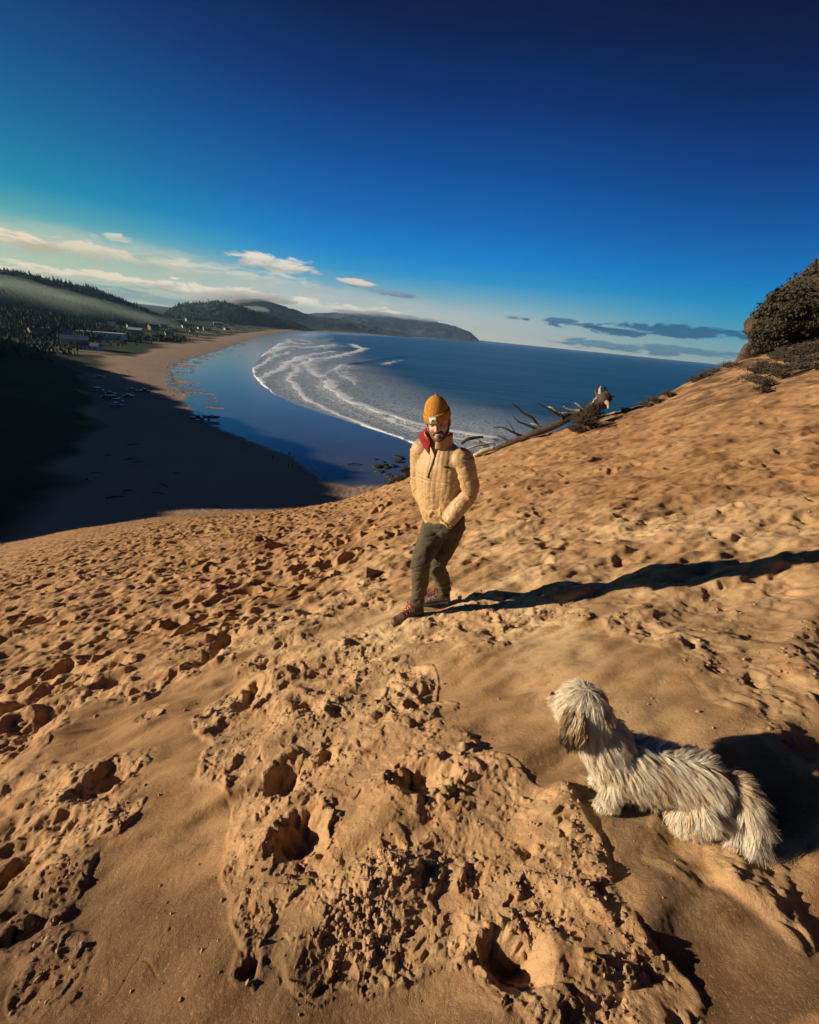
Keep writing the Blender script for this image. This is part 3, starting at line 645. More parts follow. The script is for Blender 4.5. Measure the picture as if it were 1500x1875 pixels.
def build_sea():
    s = [60.0]
    while s[-1] < 60000:
        c = s[-1]; g = 0.0040 if c < 600 else (0.012 if c < 3000 else 0.05); s.append(c * (1 + g))
    az = np.concatenate([np.arange(-62, -32, 1.0), np.arange(-32, 12, 0.10), np.arange(12, 70, 0.5)])
    X, Y, S, F = polar_sheet(np.array(s), az); x, y, sr_ = X.ravel(), Y.ravel(), S.ravel()
    dW, sW = poly_dist(x, y, WATERLINE); off = -dW * sW                     # metres off shore
    z = np.zeros_like(x); foam = np.zeros_like(x); lace = np.zeros_like(x)
    wob = 5.0 * fbm(x, y, 26, 4, .6, 3)
    lacewide = np.zeros_like(x)
    for pts, w, st, hgt in BREAKERS:
        P_ = [G(px, py, 0) for px, py in pts]
        i = np.nonzero(sr_ < 1600)[0]; wl = wob[i] * np.clip(sr_[i] / 300, .35, 2.0)
        d, sd = poly_dist(x[i] + wl * .6, y[i] + wl * .4, P_); sdd = d * sd
        ww = 1.8 * w * np.clip(sr_[i] / 260, 0.6, 2.2)
        lead = np.where(sd > 0, np.exp(-(d / (0.45 * ww)) ** 2), np.exp(-d / (1.5 * ww)))   # sharp shoreward face, trailing foam seaward
        foam[i] = np.maximum(foam[i], st * lead * (0.8 + 0.5 * fbm(x[i], y[i], 9, 2)))
        lacewide[i] = np.maximum(lacewide[i], np.where(sd < 0, np.exp(-d / (9 * ww)), np.exp(-(d / ww) ** 2)) * st)
        z[i] += 1.7 * hgt * np.where(sd > 0, np.exp(-(d / (0.7 * ww)) ** 2), np.exp(-(d / (2.6 * ww)) ** 2))
    for pts, hgt in SWELLS:
        P_ = [G(px, py, 0) for px, py in pts]; i = np.nonzero(sr_ < 1600)[0]
        d, sd = poly_dist(x[i] + wob[i], y[i] + wob[i], P_); z[i] += 1.7 * hgt * np.where(sd > 0, np.exp(-(d / 3.5) ** 2), np.exp(-(d / 9) ** 2))
    zone = sstep(off, -2, 6) * (1 - sstep(off + 14 * fbm(x, y, 60, 3), 90, 170))
    wash = sstep(off, 4, 10) * (1 - sstep(off + 8 * fbm(x, y, 40, 3), 50, 90)) * (sr_ < 900)
    lace = np.clip(np.maximum(lacewide, wash * 0.95 * np.exp(-np.maximum(sr_ - 300, 0) / 900)), 0, 1) * zone
    # the thin lip of foam at the water's edge
    wx = off + 1.6 * fbm(x, y, 22, 3, .6, 5) + .6 * fbm(x, y, 5, 2)
    foam = np.maximum(foam, 0.85 * np.exp(-((wx - 0.8) / np.clip(sr_ / 400, .5, 3)) ** 2) * (sr_ < 900) * (0.7 + 0.8 * fbm(x, y, 30, 2, .5, 8)))
    z += 0.10 * fbm(x, y, 18, 3) * (sr_ < 1500) * sstep(off, 10, 60) + 0.03
    z = np.where(off < 0.5, -0.35, z)
    z = z - 0.37 * (1 - sstep(off, 0, 3))
    o = mesh_obj('sea', np.stack([x, y, z], -1), F, mat_sea()); tag(o, kind='structure')
    set_attr(o, 'foam', np.clip(foam, 0, 1)); set_attr(o, 'lace', lace)
    set_attr(o, 'shallow', np.clip(1 - sstep(off + 12 * fbm(x, y, 50, 2), 30, 150), 0, 1))
    return o
build_sea()

# ------------------------------------------------------------------ crumbs and clods of broken sand crust
def clod_shapes(rng, k):
    out = []
    for _ in range(k):
        bm = bmesh.new(); bmesh.ops.create_icosphere(bm, subdivisions=1, radius=1.0)
        sx = rng.uniform(0.7, 1.3, 3); pl = rng.normal(size=(5, 3)); pl /= np.linalg.norm(pl, axis=1)[:, None]
        V = np.array([v.co[:] for v in bm.verts])
        for p in pl:
            d = V @ p; lim = rng.uniform(0.45, 0.8); V = V - np.outer(np.maximum(d - lim, 0), p)
        V = V * sx + rng.normal(size=V.shape) * 0.05
        Fc = np.array([[v.index for v in f.verts] for f in bm.faces]); bm.free(); out.append((V, Fc))
    return out
def build_clods():
    rng = np.random.default_rng(11); shapes = clod_shapes(rng, 24)
    pts = []
    n = 0
    S_ = np.exp(rng.uniform(math.log(0.45), math.log(9.0), 60000)); A_ = np.radians(rng.uniform(-68, 56, 60000))
    X = S_ * np.sin(A_); Y = S_ * np.cos(A_)
    _, crm, band = sand(X, Y, spacing(S_))
    cl_ = fbm(X, Y, 0.5, 3, .6, 51)
    p = 0.38 * sstep(crm, 0.35, 0.9) * sstep(cl_, -0.05, 0.25) + 0.010
    keep = rng.random(60000) < p; X, Y, S_ = X[keep][:9000], Y[keep][:9000], S_[keep][:9000]
    r = 0.0022 + 0.009 * rng.random(len(X)) ** 5 + 0.0012 * S_ * rng.random(len(X))
    big = rng.random(len(X)) < 0.012; r[big] *= 1.9
    # piles near the dog's feet and pits
    Z = land(X, Y)
    Vs, Fs, o = [], [], 0
    for i in range(len(X)):
        V, Fc = shapes[rng.integers(24)]
        a = rng.uniform(0, 6.283); c, s = math.cos(a), math.sin(a)
        W = V * r[i] * np.array([1, 1, .8]); W = np.stack([W[:, 0] * c - W[:, 1] * s, W[:, 0] * s + W[:, 1] * c, W[:, 2]], -1) + [X[i], Y[i], Z[i] + r[i] * .25]
        Vs.append(W); Fs.append(Fc + o); o += len(W)
    ob = mesh_obj('sand_clods', np.concatenate(Vs), np.concatenate(Fs), MAT_CLOD, smooth=False); tag(ob, kind='stuff', cat='sand clods', label='crumbs and small clods of broken sand crust strewn over the dune')
MAT_CLOD = mat_simple('sand_clod', (0.50, 0.30, 0.15), 0.95, col2=(0.36, 0.20, 0.095), scale=12, bump=0.002, bscale=300)
build_clods()

# ------------------------------------------------------------------ modelling helpers for figures
def unit(v): v = np.asarray(v, float); return v / (np.linalg.norm(v) + 1e-12)
def catmull(P, n):
    P = np.asarray(P, float); m_ = len(P)
    if m_ < 3:
        t = np.linspace(0, 1, n)[:, None]; return P[0] * (1 - t) + P[-1] * t
    Q = np.vstack([2 * P[0] - P[1], P, 2 * P[-1] - P[-2]]); out = []
    for u in np.linspace(0, m_ - 1 - 1e-9, n):
        i = int(u); t = u - i; a, b, c, d = Q[i], Q[i + 1], Q[i + 2], Q[i + 3]
        out.append(0.5 * ((2 * b) + (-a + c) * t + (2 * a - 5 * b + 4 * c - d) * t * t + (-a + 3 * b - 3 * c + d) * t ** 3))
    return np.array(out)
def loft(P, R, side=None, n=24, seg=20, cap=True, power=2.0):
    """closed tube through points P with (r_side, r_depth) radii R; side = reference direction of r_side"""
    P = np.asarray(P, float); R = np.array([(r, r) if np.isscalar(r) else r for r in R], float)
    C = catmull(P, n); RR = catmull(R, n); T = np.gradient(C, axis=0); T /= np.linalg.norm(T, axis=1)[:, None]
    V = []; ref = unit(side) if side is not None else unit(np.cross(T[0], [0.31, 0.2, 0.93]))
    for i in range(n):
        s_ = ref - T[i] * (ref @ T[i]); s_ = unit(s_); d_ = np.cross(T[i], s_)
        if side is None: ref = s_
        a = np.linspace(0, 2 * np.pi, seg, endpoint=False); ca, sa = np.cos(a), np.sin(a)
        ca = np.sign(ca) * np.abs(ca) ** (2 / power); sa = np.sign(sa) * np.abs(sa) ** (2 / power)
        V.append(C[i] + np.outer(ca, s_) * RR[i, 0] + np.outer(sa, d_) * RR[i, 1])
    V = np.concatenate(V); F = []
    for i in range(n - 1):
        for j in range(seg):
            a0 = i * seg + j; b0 = i * seg + (j + 1) % seg; F.append((a0, b0, b0 + seg, a0 + seg))
    if cap:
        k = len(V); e0 = C[0] - T[0] * RR[0].mean() * .35; e1 = C[-1] + T[-1] * RR[-1].mean() * .35
        V = np.vstack([V, e0, e1])
        for j in range(seg):
            F.append((k, (j + 1) % seg, j)); b_ = (n - 1) * seg; F.append((k + 1, b_ + j, b_ + (j + 1) % seg))
    return V, F
def ellip(c, r, axes=None, seg=20):
    A = np.eye(3) if axes is None else np.array([unit(a) for a in axes]); r = np.asarray(r, float) * np.ones(3)
    V = []; F = []; n = seg // 2
    for i in range(1, n):
        th = math.pi * i / n
        for j in range(seg):
            ph = 2 * math.pi * j / seg; q = np.array([math.sin(th) * math.cos(ph), math.sin(th) * math.sin(ph), math.cos(th)]) * r; V.append(np.asarray(c) + q @ A)
    for i in range(n - 2):
        for j in range(seg): a = i * seg + j; b = i * seg + (j + 1) % seg; F.append((a, a + seg, b + seg, b))
    k = len(V); V.append(np.asarray(c) + np.array([0, 0, r[2]]) @ A); V.append(np.asarray(c) - np.array([0, 0, r[2]]) @ A)
    for j in range(seg): F.append((k, j, (j + 1) % seg)); b_ = (n - 2) * seg; F.append((k + 1, b_ + (j + 1) % seg, b_ + j))
    return np.array(V), F
def joinm(parts):
    Vs, Fs, o = [], [], 0
    for V, F in parts:
        Vs.append(V); Fs += [tuple(int(i) + o for i in f) for f in F]; o += len(V)
    return np.concatenate(Vs), Fs
def box(c, r, axes=None):
    A = np.eye(3) if axes is None else np.array([unit(a) for a in axes])
    V = np.array([[x, y, z] for x in (-1, 1) for y in (-1, 1) for z in (-1, 1)], float) * r @ A + np.asarray(c)
    return V, [(0, 1, 3, 2), (4, 6, 7, 5), (0, 4, 5, 1), (2, 3, 7, 6), (0, 2, 6, 4), (1, 5, 7, 3)]
def remeshed(parts, voxel, smooth=4, fac=0.6):
    """union of closed shapes as one continuous skin: returns vertices, quads, normals"""
    V, F = joinm(parts)
    me = bpy.data.meshes.new('tmp'); me.from_pydata([tuple(v) for v in V], [], F); me.update()
    o = bpy.data.objects.new('tmp', me); COL.objects.link(o)
    r = o.modifiers.new('r', 'REMESH'); r.mode = 'VOXEL'; r.voxel_size = voxel; r.adaptivity = 0
    if smooth:
        s_ = o.modifiers.new('s', 'SMOOTH'); s_.factor = fac; s_.iterations = smooth
    dg = bpy.context.evaluated_depsgraph_get(); dg.update(); ev = o.evaluated_get(dg); m2 = bpy.data.meshes.new_from_object(ev)
    n = len(m2.vertices); VV = np.empty(n * 3, np.float32); m2.vertices.foreach_get('co', VV); VV = VV.reshape(-1, 3).astype(float)
    NN = np.empty(n * 3, np.float32); m2.vertices.foreach_get('normal', NN); NN = NN.reshape(-1, 3).astype(float)
    FF = [tuple(p.vertices) for p in m2.polygons]
    bpy.data.objects.remove(o); bpy.data.meshes.remove(me); bpy.data.meshes.remove(m2)
    if FF and all(len(f) == 4 for f in FF): FF = np.array(FF)
    return VV, FF, NN
def tubes(lines, r, seg=6, n=8):
    return joinm([loft(L, [r] * len(L), n=n, seg=seg) for L in lines])

# ------------------------------------------------------------------ the man in the quilted jacket
def mat_cloth(name, c1, c2, rough=0.85, fine=600, fb=0.0008, mid=30, mb=0.006, sheen=0.2, wave=None):
    m = bpy.data.materials.new(name); m.use_nodes = True; N = NT(m.node_tree); b = N.n['Principled BSDF']
    O = N.new('ShaderNodeTexCoord').outputs['Object']
    n1 = N.noise(O, mid * .4, 5, 0.6); N.put(b.inputs['Base Color'], N.mix(N.ss(n1, 0.38, 0.62), c1, c2)); b.inputs['Roughness'].default_value = rough
    b.inputs['Sheen Weight'].default_value = sheen * .3
    bm_ = N.new('ShaderNodeBump'); bm_.inputs['Distance'].default_value = 1.0
    h = N.math('ADD', N.math('MULTIPLY', N.noise(O, fine, 2, 0.5), fb), N.math('MULTIPLY', N.noise(O, mid, 5, 0.62), mb))
    N.put(bm_.inputs['Height'], h); N.l.new(bm_.outputs[0], b.inputs['Normal']); return m
def build_person():
    F_ = unit((-0.50, -0.87, 0)); L_ = unit((0.87, -0.50, 0)); UP = np.array([0, 0, 1.0])      # chest direction, his left, up
    toeA, heelA = hit(712, 1148), hit(772, 1127); toeB, heelB = hit(779, 1107), hit(822, 1102)
    base = (heelA + heelB) / 2
    def J(px, py, s): return at(px, py, s)
    pelvis = J(812, 958, 2.80); waist = J(812, 925, 2.79); chest = J(809, 868, 2.77); upper = J(808, 832, 2.75); neck0 = J(806, 806, 2.74)
    headc = J(803, 773, 2.67)
    shL = upper + L_ * 0.165 + UP * 0.01; shR = upper - L_ * 0.165 + UP * 0.01
    elL = J(859, 900, 2.66); wrL = J(820, 956, 2.60); elR = J(769, 890, 2.86); wrR = J(797, 942, 2.69)
    hipR = J(796, 972, 2.80); hipL = J(829, 967, 2.84)
    footdA = unit((toeA - heelA) * [1, 1, 0.9]); footdB = unit((toeB - heelB) * [1, 1, 0.9])
    ankA = heelA + footdA * 0.055 + UP * 0.12; ankB = heelB + footdB * 0.055 + UP * 0.12
    kneeA = J(771, 1030, 2.62); kneeB = J(800, 1035, 2.80)
    loc = base.copy()
    def ob(name, V, F, mat, parent=None, **k):
        o = mesh_obj(name, V - loc, F, mat, parent, **k); return o
    # head frame: face turned to the camera and bowed
    hf = unit((-0.16, -0.95, -0.20)); hl = unit(np.cross(hf, [-0.30, 0, 1.0]) * -1); hl = unit(hl - hf * (hl @ hf)); hu = np.cross(hl, hf) * -1
    if hu[2] < 0: hu = -hu
    # local head coords: x his left, y forward, z up
    if (np.cross(hf, hu) @ hl) > 0: pass
    HA = np.array([hl, hf, hu])
    def H(x, y, z): return headc + 0.93 * np.array([x, y, z]) @ HA
    HS = 1.0
    skin = mat_cloth('skin', (0.66, 0.37, 0.235), (0.58, 0.30, 0.18), 0.5, 900, .0003, 120, .0006, 0)
    # ---- body: one continuous skin, clothed parts slimmer than the clothes
    hand = []
    for el_, w_ in ((elL, wrL), (elR, wrR)):
        d_ = unit(w_ - el_) * .25 + unit((pelvis - w_) * [1, 1, .1]) * 1.0; d_ = unit(d_ - UP * (.30 if el_ is elL else .0)); sd = unit(np.cross(d_, UP)); pc = w_ + d_ * 0.05
        hand.append(loft([w_ - d_ * .02, w_ + d_ * .04, w_ + d_ * .085], [(.026, .02), (.04, .016), (.038, .013)], side=sd, n=8, seg=14))
        for k in range(4):
            b0 = w_ + d_ * .075 + sd * (k - 1.5) * .019; ln = (.062, .074, .078, .066)[k]; dn = np.cross(sd, d_)
            hand.append(loft([b0, b0 + d_ * ln * .5 + dn * .006, b0 + d_ * ln * .9 + dn * .02], [.0088, .0085, .0072], n=8, seg=8))
        b0 = w_ + d_ * .03 + sd * .034; hand.append(loft([b0, b0 + d_ * .03 + sd * .02, b0 + d_ * .06 + sd * .022], [.011, .010, .008], n=7, seg=8))
    head = [ellip(H(0, -0.012, 0.035), (0.076, 0.094, 0.088), HA), ellip(H(0, 0.016, -0.012), (0.064, 0.072, 0.094), HA),
            ellip(H(0, 0.052, -0.078), (0.040, 0.036, 0.032), HA), ellip(H(0, 0.066, 0.024), (0.052, 0.024, 0.014), HA),
            ellip(H(0.034, 0.058, -0.022), (0.024, 0.024, 0.026), HA), ellip(H(-0.034, 0.058, -0.022), (0.024, 0.024, 0.026), HA),
            loft([H(0, 0.078, 0.016), H(0, 0.094, -0.006), H(0, 0.108, -0.026)], [(.009, .010), (.0105, .012), (.015, .011)], side=hl, n=8, seg=10),
            ellip(H(0.0115, 0.090, -0.028), (.009, .010, .008), HA, 12), ellip(H(-0.0115, 0.090, -0.028), (.009, .010, .008), HA, 12),
            ellip(H(0, 0.080, -0.044), (.028, .012, .006), HA, 12), ellip(H(0, 0.078, -0.062), (.024, .013, .007), HA, 12),
            ellip(H(0.078, -0.008, -0.008), (.010, .020, .032), HA, 12), ellip(H(-0.078, -0.008, -0.008), (.010, .020, .032), HA, 12)]
    parts = head + [loft([upper, neck0, headc - hu * .05 - hf * .01], [(.075, .065), (.058, .058), (.055, .058)], side=L_, n=10),
             loft([pelvis - UP * .06, waist, chest, upper, neck0 - UP * .02], [(.12, .085), (.12, .085), (.16, .105), (.15, .09), (.06, .055)], side=L_, n=20),
             loft([shL - L_ * .03, (shL + elL) / 2, elL, (elL + wrL) / 2, wrL], [.05, .045, .040, .036, .026], n=20, seg=14),
             loft([shR + L_ * .03, (shR + elR) / 2, elR, (elR + wrR) / 2, wrR], [.05, .045, .040, .036, .026], n=20, seg=14),
             loft([hipR + UP * .03, (hipR + kneeA) / 2, kneeA, kneeA * .45 + ankA * .55, ankA, heelA + footdA * .05 + UP * .03], [.062, .064, .046, .040, .030, .030], n=26, seg=14),
             loft([hipL + UP * .03, (hipL + kneeB) / 2, kneeB, kneeB * .45 + ankB * .55, ankB, heelB + footdB * .05 + UP * .03], [.062, .064, .046, .040, .030, .030], n=26, seg=14),
             loft([heelA + UP * .035, heelA + footdA * .12 + UP * .04, heelA + footdA * .2 + UP * .03], [(.03, .025), (.034, .022), (.03, .014)], n=8), loft([heelB + UP * .035, heelB + footdB * .12 + UP * .04, heelB + footdB * .2 + UP * .03], [(.03, .025), (.034, .022), (.03, .014)], n=8)] + hand
    V, F, Nn = remeshed(parts, 0.0042, 3)
    # eye sockets and smile creases
    q = (V - headc) @ HA.T
    for sx in (-1, 1):
        V -= Nn * (0.0075 * np.exp(-(((q[:, 0] - sx * .031) / .014) ** 2 + ((q[:, 2] - .006) / .009) ** 2)) * (q[:, 1] > .04))[:, None]
        V -= Nn * (0.003 * np.exp(-(((np.abs(q[:, 0] - sx * (.022 - (q[:, 2] + .03) * .5))) / .004) ** 2)) * (q[:, 1] > .04) * (q[:, 2] < -.02) * (q[:, 2] > -.055))[:, None]
    person = ob('person', V, F, skin); person.location = loc
    tag(person, 'man in orange beanie and tan quilted jacket, hands in pockets, smiling down at the dog', 'person')
    # ---- trousers
    olive = mat_cloth('trouser_cloth', (0.098, 0.070, 0.034), (0.060, 0.045, 0.023), 0.9, 700, .0006, 22, .006)
    tp = [loft([pelvis + UP * .09, pelvis, pelvis - UP * .07], [(.155, .12), (.165, .135), (.135, .115)], side=L_, n=10),
          loft([hipR + UP * .04, (hipR * .55 + kneeA * .45) + F_ * .01, kneeA, kneeA * .5 + ankA * .5 - footdA * .01, ankA + UP * .02, ankA - UP * .035], [.104, .092, .075, .066, .055, .060], n=30, seg=22),
          loft([hipL + UP * .04, (hipL * .55 + kneeB * .45), kneeB, kneeB * .5 + ankB * .5 - footdB * .01, ankB + UP * .02, ankB - UP * .035], [.104, .092, .075, .066, .055, .060], n=30, seg=22)]
    V, F, Nn = remeshed(tp, 0.006, 5)
    x, y, z = V.T; rel = z - loc[2]
    fold = 0.010 * gn((x + y) / .10 + z / .25, z / .055 - (x - y) / .12) + 0.006 * gn((x - y) / .07, z / .04 + 3)
    crs = -np.exp(-np.abs(gn((x + y) / .16 + z / .2, z / .075 - (x - y) / .14)) / .10)
    cuffz = np.exp(-((rel - 0.17) / .09) ** 2); kn = np.exp(-((rel - (kneeA[2] - loc[2])) / .10) ** 2)
    hipz = np.exp(-((rel - .85) / .14) ** 2)
    V = V + Nn * (crs * 0.006 + 0.6 * fold * (0.55 + 1.1 * cuffz + .8 * kn + .7 * hipz) + 0.009 * np.sin(z / .016 + 3 * gn(x / .08, y / .08)) * cuffz)[:, None]
    tr = ob('trousers', V, F, olive, person)
    # pocket on the thigh
    # ---- boots
    leather = mat_cloth('boot_leather', (0.085, 0.048, 0.030), (0.14, 0.078, 0.045), 0.6, 400, .0006, 60, .003, 0)
    rub = mat_simple('boot_rubber', (0.02, 0.018, 0.016), 0.8); lacem = mat_simple('lace_red', (0.26, 0.025, 0.018), 0.7)
    for heel, toe, fd, ank in ((heelA, toeA, footdA, ankA), (heelB, toeB, footdB, ankB)):
        L = 0.285; sd = unit(np.cross(fd, UP)); n_ = np.cross(sd, fd); h0 = heel - fd * .01
        bp = [loft([h0 + n_ * .05, h0 + fd * .10 + n_ * .055, h0 + fd * .19 + n_ * .042, h0 + fd * .262 + n_ * .034], [(.038, .038), (.040, .045), (.046, .032), (.036, .024)], side=sd, n=18, seg=20),
              loft([h0 + fd * .045 + n_ * .05, h0 + fd * .052 + n_ * .10, ank + UP * .02], [(.040, .048), (.043, .050), (.047, .052)], side=sd, n=10, seg=20),
              ellip(h0 + fd * .245 + n_ * .038, (.036, .036, .028), [sd, fd, n_])]
        V, F, Nn = remeshed(bp, 0.004, 4)
        V = V + Nn * (0.002 * gn(V[:, 0] / .02, V[:, 2] / .02) + 0.0012 * gn(V[:, 1] / .008, V[:, 2] / .008))[:, None]
        bt = ob('boot', V, F, leather, person)
        V, F, _ = remeshed([loft([h0 + fd * 0.0 + n_ * .012, h0 + fd * .09 + n_ * .010, h0 + fd * .19 + n_ * .010, h0 + fd * .27 + n_ * .014], [(.040, .015), (.038, .014), (.049, .014), (.034, .013)], side=sd, n=18, seg=20, power=3)], 0.004, 2)
        sl = mesh_obj('sole', V - loc, F, rub, bt)
        ll = []
        for k in range(6):
            c = h0 + fd * (.175 - .019 * k) + n_ * (.083 + .0125 * k); w = .024
            ll.append([c - sd * w, c + n_ * .006, c + sd * w + fd * .012]); ll.append([c + sd * w, c + n_ * .009, c - sd * w + fd * .012])
        c = h0 + fd * .075 + n_ * .150
        for sgn in (-1, 1):
            ll.append([c, c + sd * sgn * .03 + fd * .03 + n_ * .012, c + sd * sgn * .045 + fd * .035 - n_ * .015, c + sd * sgn * .01 + fd * .01]); ll.append([c, c + sd * sgn * .03 + fd * .045 - n_ * .02, c + sd * sgn * .035 + fd * .05 - n_ * .06])
        V, F = tubes(ll, .0034); mesh_obj('laces', V - loc, F, lacem, bt)
    # ---- jacket
    tan = mat_cloth('jacket_cloth', (0.56, 0.345, 0.150), (0.48, 0.285, 0.120), 0.55, 900, .0003, 26, .0022, 0.3)
    hem = pelvis + UP * 0.045
    jp = [loft([hem - UP * .005, waist - UP * .02, (waist + chest) / 2 + F_ * .008, chest + F_ * .005, upper + UP * .0, neck0 - UP * .015], [(.158, .126), (.172, .142), (.182, .148), (.188, .142), (.158, .108), (.074, .068)], side=L_, n=30, seg=36, power=2.2),
          ellip(shL - L_ * .015 - UP * .012, .083), ellip(shR + L_ * .015 - UP * .012, .083),
          loft([shL - UP * .01, shL * .5 + elL * .5 + L_ * .005, elL, elL * .5 + wrL * .5 - UP * .008, wrL], [.078, .072, .068, .062, .054], n=28, seg=22),
          loft([shR - UP * .01, shR * .5 + elR * .5 - L_ * .005, elR, elR * .5 + wrR * .5 - UP * .008, wrR], [.076, .070, .064, .058, .048], n=28, seg=22)]
    V, F, Nn = remeshed(jp, 0.0052, 5)
    rel = V - chest; a = rel @ L_; f = rel @ F_; z = rel[:, 2]
    def seg_d(P, A, B):
        d = B - A; t = np.clip(((P - A) @ d) / (d @ d), 0, 1); return np.linalg.norm(P - A - t[:, None] * d, axis=1), t
    dL1, tL1 = seg_d(V, shL, elL); dL2, tL2 = seg_d(V, elL, wrL); dR1, tR1 = seg_d(V, shR, elR); dR2, tR2 = seg_d(V, elR, wrR)
    arm = np.minimum(np.minimum(dL1, dL2), np.minimum(dR1, dR2)); isarm = 1 - sstep(arm, .085, .105)
    isarm = np.maximum(isarm, sstep(np.abs(a), .19, .205))
    disp = np.zeros(len(V))
    # vertical quilting on the trunk: narrow channels
    ang = np.arctan2(a, f + 0.02) * 0.17
    quilt = np.abs(np.sin(np.pi * (ang + .004 * gn(z / .1, a / .1)) / 0.036)) ** 0.35
    disp += (0.0032 * (quilt - 1)) * (1 - isarm)
    disp += -0.004 * np.exp(-((z + .02 - .10 * a) / .005) ** 2) * (1 - isarm) * (f > -.02)      # yoke seam across the chest
    disp += 0.009 * gn(a / .09, z / .22 + a / .2) * (1 - isarm) + 0.003 * gn(a / .04, z / .09 + 4) * (1 - isarm)
    low = sstep(-z, .10, .30)
    disp += low * 0.016 * gn((a + z * .9) / .09, (z - a * .6) / .045) * (1 - isarm)
    V[:, 2] += 0.24 * (a + .02) * sstep(-z, .10, .30) * (1 - sstep(np.minimum(dL1, dL2), .06, .09) * 0 - (np.minimum(dL1, dL2) < .085))
    cre = lambda p, q_, w: -np.exp(-np.abs(gn(p, q_)) / w)
    disp += (1 - isarm) * (0.004 * cre((a + z * .5) / .10, (z - a * .35) / .06, .10) * sstep(-z, .0, .2) + 0.003 * cre(a / .12, z / .05 + 7, .10))
    disp += isarm * (0.0045 * cre((a + f) / .12 + z / .22, (z + f * .4) / .08, .07) + 0.0022 * cre((a - f) / .09 + 5, z / .06 + 3, .06))
    # sleeves: rings of wrinkles gathering at the elbow and cuff
    for dd, tt, A, B, k0 in ((dL1, tL1, shL, elL, 1), (dL2, tL2, elL, wrL, 0), (dR1, tR1, shR, elR, 1), (dR2, tR2, elR, wrR, 0)):
        near_ = (dd < arm + .004) * isarm; Lr = np.linalg.norm(B - A); u = tt * Lr
        gath = (0.35 + 0.9 * sstep(tt, .55, 1.0)) if k0 else (0.9 - .5 * sstep(tt, 0, .5) + .7 * sstep(tt, .75, 1))
        disp += near_ * gath * (0.0042 * np.sin(u / .014 + 4.5 * gn(V[:, 0] / .09, V[:, 2] / .09) + 3 * gn(V[:, 1] / .07, V[:, 2] / .07)) * sstep(gn(u / .06, V[:, 1] / .06 + 3), -.3, .3) + 0.004 * gn(u / .07 + V[:, 0] * 5, V[:, 1] / .12))
    V = V + Nn * disp[:, None]
    jk = ob('jacket', V, F, tan, person)
    # hem and cuff bindings
    def ring(c, nrm, ra, rb, side, r, k=40, wob=.004):
        s_ = unit(side - nrm * (side @ nrm)); d_ = np.cross(nrm, s_); P_ = []
        for j in range(k + 1):
            t = 2 * np.pi * j / k; P_.append(c + s_ * ra * math.cos(t) + d_ * rb * math.sin(t) + nrm * wob * math.sin(3 * t + 1))
        return P_
    V, F = tubes([ring(hem - UP * .026 - L_ * .0, unit(UP - .24 * L_), .150, .116, L_, .007)], .008, 8, 80); mesh_obj('hem_band', V - loc, F, tan, jk)
    for el_, w_ in ((elL, wrL),):
        d_ = unit(w_ - el_); V, F = tubes([ring(w_ + d_ * .018, d_, .040, .040, UP, .006)], .0085, 8, 50); mesh_obj('cuff', V - loc, F, tan, jk)
    # stand-up collar, open at the front: outer tan, red fleece inside
    red = mat_cloth('red_fleece', (0.30, 0.008, 0.010), (0.20, 0.006, 0.008), 0.95, 500, .001, 60, .002)
    def collar(off, h0, h1, a0, a1, flare, n=36):
        Vc, Fc = [], []; nz_ = 8; c0 = neck0 - UP * .035
        for i in range(n):
            t = a0 + (a1 - a0) * i / (n - 1); dirv = F_ * math.cos(t) + L_ * math.sin(t)
            for k in range(nz_):
                u = k / (nz_ - 1); fl = flare * u * u * math.exp(-((t - a0) / .75) ** 2) * 1.0 + .25 * flare * u * math.exp(-((t - a1) / .5) ** 2)
                r_ = .084 + off - .012 * u + fl
                drop = -.012 * math.exp(-(min(abs(t - a0), abs(t - a1)) / .3) ** 2) * u
                Vc.append(c0 + dirv * r_ * (1.0 if True else 1) + UP * (h0 + (h1 - h0) * u + drop))
        for i in range(n - 1):
            for k in range(nz_ - 1):
                a_ = i * nz_ + k; Fc.append((a_, a_ + nz_, a_ + nz_ + 1, a_ + 1))
        return np.array(Vc), Fc
    a0, a1 = -0.30, 2 * math.pi - 0.62   # opening at the chest, wider on his right
    a0, a1 = 0.16, 2 * math.pi - 0.30
    for nm, off, mt in (('collar', 0.006, tan), ('collar_lining', 0.0, red)):
        V, F = collar(off, -.006, .088 if nm == 'collar' else .0885, a1, a0, 0.055)
        o = mesh_obj(nm, V - loc, F, mt, jk); sm = o.modifiers.new('t', 'SOLIDIFY'); sm.thickness = 0.005; sm.offset = 0
    # flap of the collar folded open on his right: shows the red lining
    cF = neck0 - UP * .035; R_ = -L_
    A0 = cF + F_ * .105 + R_ * .012 - UP * .050; A1 = cF + F_ * .055 + R_ * .140 + UP * .050; A2 = cF + R_ * .085 + F_ * .050 + UP * .110; A3 = cF + F_ * .085 + R_ * .020 + UP * .060
    nn = 8; Vf = []; Ff = []
    for i in range(nn):
        for k in range(nn):
            u, v = i / (nn - 1), k / (nn - 1); p_ = A0 * (1 - u) * (1 - v) + A1 * u * (1 - v) + A2 * u * v + A3 * (1 - u) * v
            Vf.append(p_ + F_ * .012 * math.sin(math.pi * u) + F_ * .006 * math.sin(math.pi * v))
    for i in range(nn - 1):
        for k in range(nn - 1): a_ = i * nn + k; Ff.append((a_, a_ + nn, a_ + nn + 1, a_ + 1))
    o = mesh_obj('collar_flap', np.array(Vf) - loc, Ff, red, jk); sm = o.modifiers.new('t', 'SOLIDIFY'); sm.thickness = 0.007; sm.offset = 0
    # surface points on the jacket front
    from mathutils.bvhtree import BVHTree
